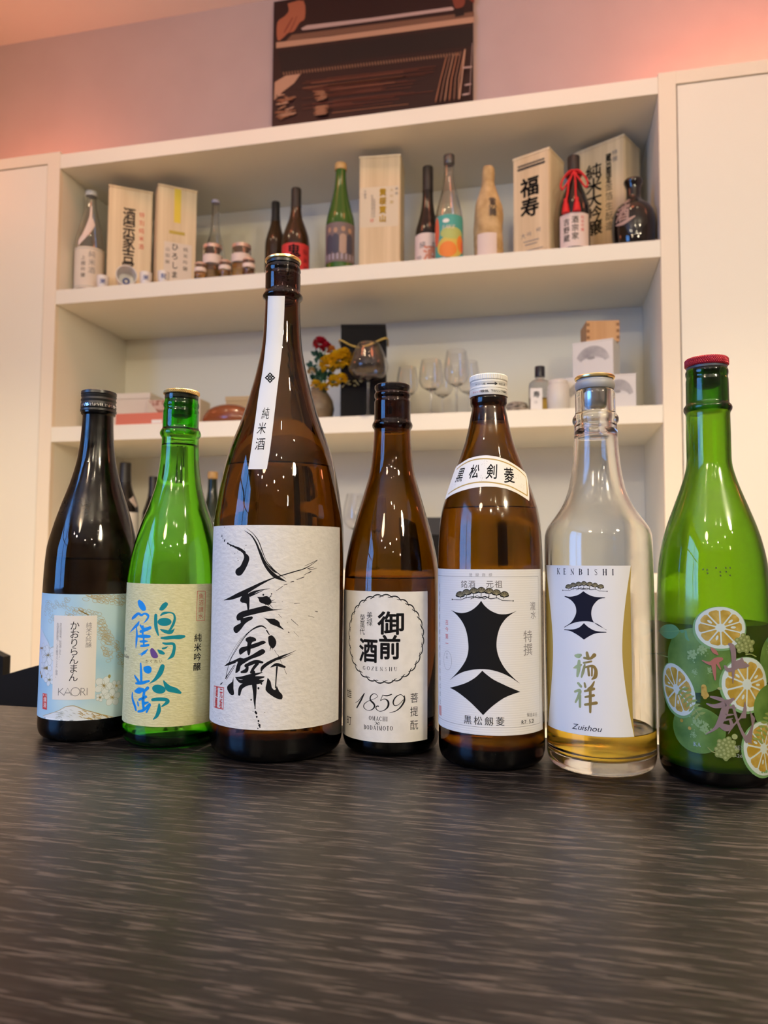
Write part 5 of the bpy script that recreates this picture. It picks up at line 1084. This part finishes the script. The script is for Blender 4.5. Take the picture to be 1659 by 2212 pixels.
def d5(P, w, h):
    vt(P, ink, '純米大吟醸', -.018, h*.79, h*.34, .052, 1.05, .02); P.char(ink_brown, '三', -.010, h*.13, .042); vt(P, ink, '蔵出限定', .036, h*.86, h*.69, .026, .7, .03); vt(P, ink_brown, '金箔生酛造', .036, h*.63, h*.32, .028, .9); vt(P, ink_soft, '特撰', .058, h*.88, h*.83, .018)
kbox('largest wooden box with a tall column of black writing, behind the round jug', (.084, 2.548), (.241, 2.460), .432, .125, Z2T, kiri2, d5)
jugm = mat('black_glazed_jug', (0.009, 0.006, 0.005), 0.06, coat=.5)
t = thing('sake_jug', 'squat black glazed jug with raised pinkish writing, right end of top shelf', 'jug', (.258, 2.372, Z2T+.0002)); bpy.context.view_layer.update()
fj = pchip([0, .006, .03, .07, .11, .135, .15, .16, .175, .195, .212, .22, .226], [.056, .060, .065, .067, .063, .052, .036, .026, .0215, .0215, .026, .029, .027], 0)
latheo('jug_body', [(0, .003)]+[(float(fj(.226*i/60)), .226*i/60) for i in range(61)]+[(.019, .224), (.015, .19), (0, .188)], jugm, t, 56, angle=60)
S = Cyl(t.matrix_world.copy(), lambda q: float(fj(q)), .066); S.step = .005; P = Print(S, .0008, .0003); jw = mat('raised_pink_writing', (.38, .26, .22), .5)
P.char(jw, '生', -.028, .140, .034, bold=.03); P.char(jw, '酒', -.036, .100, .046, bold=.03); P.strokeuv(jw, [(-.058, .070, .004), (-.03, .068, .012), (.004, .082, .004)]); P.build('jug_writing', t)

# middle compartment
def bx(name, label, cat, c, size, rz, m, z, bev=.001, group=None):
    t = thing(name, label, cat, (c[0], c[1], z+.0002), rz, group); bpy.context.view_layer.update()
    return t, size
t, _ = bx('carton', 'wide cream carton at the left end of the middle shelf', 'box', (-1.600, 2.52), 0, R(3), cream_p, Z3T)
boxo('carton_body', (-.135, -.06, 0), (.135, .06, .128), cream_p, t, .002); boxo('carton_lid', (-.137, -.062, .128), (.137, .062, .150), mat('cream_lid', (.72, .66, .56), .7), t, .002)
t, _ = bx('gift_parcel', 'cream parcel with a patterned reddish paper triangle, middle shelf', 'parcel', (-1.352, 2.48), 0, R(2), cream_p, Z3T)
boxo('parcel_body', (-.105, -.04, 0), (.105, .05, .115), mat('parcel_cream', (.66, .60, .48), .8), t, .003)
S = Pl(t.matrix_world.copy(), (0, -.0402, 0), (1, 0, 0), (0, 0, 1), (0, -1, 0)); P = Print(S, .0004, .0003); chi = mat('patterned_paper', (.5, .26, .19), .8); noise_color(chi, (.34, .14, .09), (.62, .45, .36), nscale=60, lo=.42, hi=.58)
P.polyuv(chi, [(-.100, .113), (.030, .113), (.060, .075), (.000, .014), (-.02, .02)]); P.build('paper_triangle', t)
t, _ = bx('flat_box', 'flat salmon-red box with a white tag, front of middle shelf', 'box', (-1.38, 2.352), 0, R(1), redink, Z3T)
boxo('box_body', (-.125, -.035, 0), (.125, .035, .042), mat('salmon_box', (.62, .17, .10), .6), t, .002); boxo('tag', (.015, -.0362, .004), (.055, -.0352, .016), white_paper, t)
t = thing('lacquer_dish', 'brown oval lacquer dish on the middle shelf beside the tallest bottle', 'dish', (-1.110, 2.385, Z3T+.0002), R(-6))
bm = bmesh.new(); rg = []
for i in range(13):
    a = math.pi/2*i/12; q = math.cos(a); rg.append([bm.verts.new((.098*q*math.cos(2*math.pi*k/40), .052*q*math.sin(2*math.pi*k/40), .012+.062*math.sin(a)**.8 if i else .0)) for k in range(40)])
for a, b_ in zip(rg[:-1], rg[1:]):
    for k in range(40): bm.faces.new((a[k], a[(k+1) % 40], b_[(k+1) % 40], b_[k]))
bm.faces.new(rg[0]); bm.faces.new(rg[-1]); lacq = mat('red_brown_lacquer', (0.20, 0.055, 0.018), 0.25, coat=.4); fin('dish_cover', bm, lacq, t, True)
latheo('foot_ring', [(0, 0), (.04, 0), (.042, .004), (.036, .006)], lacq, t, 32)
t = thing('kraft_box', 'small tan box behind the lacquer dish', 'box', (-1.115, 2.56, Z3T+.0002), R(4)); boxo('box_body', (-.07, -.03, 0), (.07, .03, .118), mat('kraft_tan', (.55, .40, .22), .8), t, .0015); boxo('box_lid', (-.072, -.032, .118), (.072, .032, .135), mat('kraft_tan_lid', (.57, .42, .24), .8), t, .0015)

vase = thing('vase', 'squat brown ceramic vase holding artificial flowers', 'vase', (-.792, 2.44, Z3T+.0002))
vm = mat('brown_ceramic', (0.17, 0.12, 0.075), 0.4); noise_color(vm, (0.13, 0.09, 0.055), (0.22, 0.16, 0.10), nscale=30)
latheo('vase_body', [(0, .002), (.030, 0), (.036, .004), (.050, .03), (.055, .055), (.050, .085), (.036, .108), (.027, .120), (.029, .130), (.025, .130), (.023, .118), (.030, .106), (.044, .085), (.048, .055), (.040, .022), (0, .020)], vm, vase, 40, angle=60)
bq = thing('flower_bouquet', 'bunch of artificial red, orange and yellow flowers in the brown vase', 'flowers', (-.792, 2.44, Z3T+.116))
stm = mat('flower_stem', (.03, .12, .04), .6); lfm = mat('dark_leaf', (0.012, 0.085, 0.05), 0.6); FC = {'red': mat('petal_red', (.55, .012, .04), .6), 'orange': mat('petal_orange', (.78, .32, .05), .6), 'yellow': mat('petal_yellow', (.86, .60, .01), .6), 'cream': mat('petal_cream', (.62, .50, .26), .6)}
def flower(px, py, col, r, Y=2.42, n=16):
    Y = 2.352 if px >= 728 else 2.40
    w = at(px, py, Y)-Vector(bq.location); bm = bmesh.new(); rf_ = random.Random(px)
    for i in range(n*3):
        a = rf_.uniform(0, 2*math.pi); el = rf_.uniform(-.5, 1.2); d = Vector((math.cos(a)*math.cos(el), math.sin(a)*math.cos(el)*.8, math.sin(el))); s_ = d.cross(Vector((0, 0, 1))).normalized()
        p = w+d*r*.3; q = w+d*r; md = w+d*r*.7+Vector((0, 0, r*.18)); wd = r*.42
        v = [bm.verts.new(x) for x in (p, md-s_*wd, q, md+s_*wd)]; bm.faces.new((v[0], v[1], v[2], v[3]))
    bmesh.ops.solidify(bm, geom=bm.faces[:], thickness=.0012)
    fin('blossom', bm, FC[col], bq)
    bm = bmesh.new(); tube(bm, cv([(0, 0, -.09), (w.x*.35, w.y*.35, w.z*.5), w]), .0016, 6); fin('stem', bm, stm, bq, True)
for a in [(692, 744, 'red', .030), (704, 752, 'red', .024), (716, 758, 'orange', .020), (732, 780, 'yellow', .043), (712, 790, 'yellow', .042), (741, 768, 'yellow', .030), (722, 826, 'yellow', .030), (738, 820, 'yellow', .024), (682, 832, 'yellow', .022), (700, 838, 'yellow', .020), (673, 803, 'cream', .017)]: flower(*a)
rl = random.Random(9)
for px, py, n in [(684, 768, 12), (694, 812, 22), (700, 775, 10), (680, 820, 12), (712, 815, 10), (676, 790, 10)]:
    w = at(px, py, 2.435)-Vector(bq.location); bm = bmesh.new()
    for i in range(n):
        d = Vector((rl.gauss(0, 1), rl.gauss(0, .5), rl.gauss(.2, .8))).normalized(); s_ = d.cross(Vector((.1, 1, 0))).normalized(); L_ = rl.uniform(.018, .032)
        v = [bm.verts.new(w+x) for x in (d*0, d*L_*.5-s_*L_*.3, d*L_, d*L_*.5+s_*L_*.3)]; bm.faces.new(v)
    bmesh.ops.solidify(bm, geom=bm.faces[:], thickness=.0008); fin('leaf_cluster', bm, lfm, bq)
    bm = bmesh.new(); tube(bm, cv([(0, 0, -.09), (w.x*.4, w.y*.4, w.z*.5), w]), .0014, 6); fin('stem', bm, stm, bq, True)

t = thing('gift_box', 'tall black gift box with a gold cord, middle shelf', 'box', (-.625, 2.409, Z3T+.0002), math.atan2(.028, .15)); w2 = .0765
boxo('box_body', (-w2, 0, 0), (w2, .13, .325), matteblack, t, .0015); boxo('box_lid', (-w2-.001, -.001, .325), (w2+.001, .131, .338), matteblack, t, .0015)
bm = bmesh.new(); tube(bm, cv([(-w2-.004, .12, .285), (-w2-.004, -.004, .282), (-w2*.5, -.005, .262), (0, -.006, .258), (w2*.5, -.005, .272), (w2+.004, -.004, .288), (w2+.004, .125, .298)]), .0032, 8); fin('gold_cord', bm, mat('gold_cord', (.50, .35, .08), .55), t, True)
bm = bmesh.new()
for i in range(16): a = rl.uniform(-1, 1); p = Vector((-.03+a*.035, -.008, .135+rl.uniform(-.012, .012))); tube(bm, [p, p+Vector((rl.uniform(-.012, .012), -.003, rl.uniform(-.012, .012)))], .0022, 5)
fin('ribbon_sprig', bm, mat('pale_green_sprig', (.40, .40, .22), .7), t, True)

def wineglass(label, x, Y, z, h, rr_, rb, rf_, bowl, group='stemmed wine glasses'):
    """h height, rr_ rim, rb widest, rf_ foot radius, bowl share of height"""
    t = thing('wine_glass', label, 'wine glass', (x, Y, z+.0002), 0, group); zb = h*(1-bowl); w = .0011
    f = pchip([zb, zb+.004, zb+(h-zb)*.14, zb+(h-zb)*.36, zb+(h-zb)*.7, h], [.0042, .010, rb*.72, rb, (rb+rr_)*.52, rr_], 0)
    zz = [zb+(h-zb)*i/22 for i in range(23)]
    latheo('bowl', [(.0001, zb)]+[(float(f(q)), q) for q in zz]+[(max(float(f(q))-w, .0002), q) for q in reversed(zz) if q > zb+.006]+[(.0001, zb+.0055)], g_wine, t, 40, angle=70)
    latheo('stem', [(0, zb+.0002), (.0042, zb+.0002), (.0033, zb-.02), (.0030, zb*.5), (.0034, .018), (.006, .008), (0, .008)], g_wine, t, 20, angle=70)
    latheo('foot', [(0, 0), (rf_, 0), (rf_, .0014), (rf_*.5, .003), (.006, .0085), (0, .0085)], g_wine, t, 40, angle=60)
    return t
wineglass('large balloon wine glass in front of the black gift box', -.588, 2.34, Z3T, .248, .037, .067, .045, .52, None)
for px, Y, h, r_, lb in [(880, 2.40, .178, .036, 'shortest wine glass, nearest the black gift box'), (931, 2.36, .186, .040, 'wine glass second from the black gift box, on the middle shelf'), (956, 2.50, .205, .038, 'wine glass at the back between the second and the tallest'), (986, 2.37, .216, .041, 'tallest of the stemmed wine glasses on the middle shelf'), (1012, 2.47, .205, .038, 'wine glass just behind the tallest, towards the white-capped bottle')]:
    wineglass(lb, at(px, 850, Y).x, Y, Z3T, h, r_*.78, r_, r_*.86, .56)
t = thing('dried_shell', 'lumpy grey-brown dried shell lying beside the small whisky bottle', 'shell', (at(1124, 870, 2.40).x-.005, 2.40, Z3T+.0002), R(10)); shm = mat('shell_grey_brown', (.30, .25, .19), .8); noise_color(shm, (.12, .10, .08), (.48, .42, .34), nscale=38, detail=6)
for nm, c_, s_ in [('upper_shell', (-.006, 0, .030), (.034, .03, .017)), ('lower_shell', (.0, -.01, .0125), (.042, .034, .0125))]:
    bm = bmesh.new(); bmesh.ops.create_icosphere(bm, subdivisions=4, radius=1)
    for v in bm.verts: q = 1+.13*math.sin(v.co.x*7+v.co.y*4)*math.cos(v.co.z*6)+rl.uniform(-.03, .03); v.co = Vector((v.co.x*s_[0]*q, v.co.y*s_[1]*q, v.co.z*s_[2]*min(q, 1)))+Vector(c_)
    fin(nm, bm, shm, t, True)
t = thing('whisky_bottle', 'small square-shouldered bottle of yellow spirit with dark cap, middle shelf', 'bottle', (-.033, 2.385, Z3T+.0002), R(4)); bpy.context.view_layer.update()
def sqbottle(zr, m, nm, seg=32, pw=5.0):
    bm = bmesh.new(); rg = []
    for z, a, b_ in zr: rg.append([bm.verts.new((a*abs(math.cos(q))**(2/pw)*(1 if math.cos(q) >= 0 else -1), b_*abs(math.sin(q))**(2/pw)*(1 if math.sin(q) >= 0 else -1), z)) for q in [2*math.pi*k/seg+.01 for k in range(seg)]])
    for a, b_ in zip(rg[:-1], rg[1:]):
        for k in range(seg): bm.faces.new((a[k], a[(k+1) % seg], b_[(k+1) % seg], b_[k]))
    bm.faces.new(rg[0]); bm.faces.new(rg[-1]); return fin(nm, bm, m, t, angle=50)
sqbottle([(0, .033, .020), (.004, .035, .022), (.088, .035, .022), (.098, .033, .021), (.106, .024, .018), (.110, .014, .013), (.120, .0125, .0125)], clear_gl, 'bottle_glass'); sqbottle([(.006, .031, .018), (.008, .032, .019), (.050, .032, .019)], l_amber, 'spirit')
latheo('cap', [(0, .154), (.0150, .154), (.0160, .152), (.0160, .120), (.0, .120)], mat('navy_cap', (.012, .014, .022), .3), t, 28, angle=40)
S = Pl(t.matrix_world.copy(), (0, -.0222, 0), (1, 0, 0), (0, 0, 1), (0, -1, 0)); P = Print(S, .0004, .0003); P.sheetuv(white_paper, -.031, .006, .012, .080); P.char(ink, '寿', -.012, .060, .020, bold=.02); P.char(ink_soft, '山', -.014, .036, .010); P.build('label', t)
t = thing('lidded_jar', 'small white frosted jar between the whisky bottle and the white boxes', 'jar', (at(1211, 850, 2.39).x-.008, 2.375, Z3T+.0002)); frw = mat('frosted_white', (.62, .60, .56), .35)
latheo('jar_body', [(0, 0), (.030, 0), (.034, .004), (.036, .05), (.034, .085), (.030, .09), (0, .09)], frw, t, 32, angle=45); latheo('jar_lid', [(0, .103), (.028, .103), (.031, .100), (.031, .0902), (0, .0902)], mat('jar_lid_white', (.66, .63, .58), .4), t, 32, angle=45)
wb = mat('white_card', (.70, .68, .65), .6); moon = mat('grey_moon_print', (.42, .41, .41), .7); noise_color(moon, (.30, .29, .30), (.60, .585, .57), nscale=16, lo=.35, hi=.65); moond = mat('dark_moon_print', (.30, .29, .29), .7)
def mbox(label, cx, cy, z, w, h, d, rz):
    t = thing('white_carton', label, 'box', (cx, cy, z), rz, 'white cartons with a grey moon print'); bpy.context.view_layer.update()
    boxo('carton_body', (-w/2, -d/2, 0), (w/2, d/2, h-.006), wb, t, .001); boxo('carton_lid', (-w/2-.0006, -d/2-.0006, h-.006), (w/2+.0006, d/2+.0006, h), wb, t, .001)
    S = Pl(t.matrix_world.copy(), (0, -d/2-.0003, 0), (1, 0, 0), (0, 0, 1), (0, -1, 0)); P = Print(S, .0005, .0003)
    pts = [(w*.42*math.cos(a), h*.40+h*.46*math.sin(a)) for a in [R(10+150*i/16) for i in range(17)]]+[(w*.30*math.cos(a), h*.40+h*.16*math.sin(a)) for a in [R(165-155*i/10) for i in range(11)]]
    P.polyuv(moon, pts); P.discuv(moond, -.005, h*.53, w*.10, h*.04); P.build('moon_print', t)
mbox('white moon-printed carton, lower right one of the three', .212, 2.425, Z3T+.0002, .100, .116, .10, R(-4))
mbox('white moon-printed carton, lower left one behind the clear bottle neck', .100, 2.440, Z3T+.0002, .108, .116, .10, R(-6))
mbox('white moon-printed carton, stacked on the lower two under the wooden cup', .146, 2.450, Z3T+.1164, .128, .118, .10, R(-17))
t = thing('masu_cup', 'square wooden box cup upside on top of the stacked white carton', 'cup', (.158, 2.470, Z3T+.2348), R(8)); w, h = .052, .068
for lo, hi in [((-w, -w, 0), (w, -w+.008, h)), ((-w, w-.008, 0), (w, w, h))]: boxo('side_board', lo, hi, hinoki, t, .0006)
for lo, hi in [((-w+.0003, -w+.008, 0), (-w+.008, w-.008, h)), ((w-.008, -w+.008, 0), (w-.0003, w-.008, h))]: boxo('side_board', lo, hi, hinoki, t, .0006)
boxo('bottom_board', (-w+.008, -w+.008, .002), (w-.008, w-.008, .010), hinoki, t)
for sx in (-1, 1):
    for k in range(3): boxo('finger_joint', (sx*w-(.010 if sx > 0 else 0), -w-.0004, .008+k*.021), (sx*w+(.010 if sx < 0 else 0), -w+.001, .018+k*.021), mat('joint_end_grain', (.26, .12, .045), .7), t)

# lower compartment, seen between the bottles
t, S = sb('black-capped dark bottle with a white label, leftmost in the lower compartment', -1.528, 2.42, Z4T, .384, .052, dark_glass, P720, (.11, 1.05, 'sleeve'), capsleeve)
P = wrap(S, .02, .20, white_paper, .15); P.char(ink, '酒', 0, .11, .05); P.build('label', t)
P = Print(S, .0006, .0002); S.step = .006; P.polyuv(pink_p, [(.02, .246), (.05, .262), (.062, .225), (.045, .218)]); P.build('neck_tag', t)
sb('black bottle half hidden behind the green bottle neck', -1.418, 2.43, Z4T, .332, .038, dark_glass, P720, (.13, 1.05, 'sleeve'), capsleeve)
sb('clear bottle with pale lilac cap at the back behind the green bottle', -1.470, 2.60, Z4T, .380, .040, clear_gl, P720, (.04, 1.2, 'x'), mat('lilac_cap', (.45, .42, .52), .35))
sb('dark green bottle with ochre cap beside the tallest bottle', -1.183, 2.43, Z4T, .345, .046, mat('bottle_green_dark', (.012, .022, .012), .12), [(0, 1), (.42, 1), (.52, .9), (.62, .65), (.72, .45), (.82, .36), (1, .33)], (.075, 1.15, 'x'), tan_cap)
wineglass('large wine glass seen between the tallest and the slim amber bottle', at(772, 1100, 2.42).x, 2.42, Z4T, .258, .036, .050, .042, .50, 'wine glasses of the lower compartment')
wineglass('large wine glass further back in the lower compartment', at(792, 1100, 2.56).x, 2.56, Z4T, .262, .036, .050, .042, .50, 'wine glasses of the lower compartment')
t = thing('black_box', 'low black box seen between the two amber bottles, lower compartment', 'box', (-.395, 2.45, Z4T+.0002), R(3)); boxo('box_body', (-.075, -.05, 0), (.075, .06, .118), matteblack, t, .0015); boxo('box_lid', (-.077, -.052, .118), (.077, .062, .176), mat('black_lid', (.018, .017, .018), .5), t, .0015)
bpy.data.objects.remove(_fo); bpy.data.curves.remove(_fc)
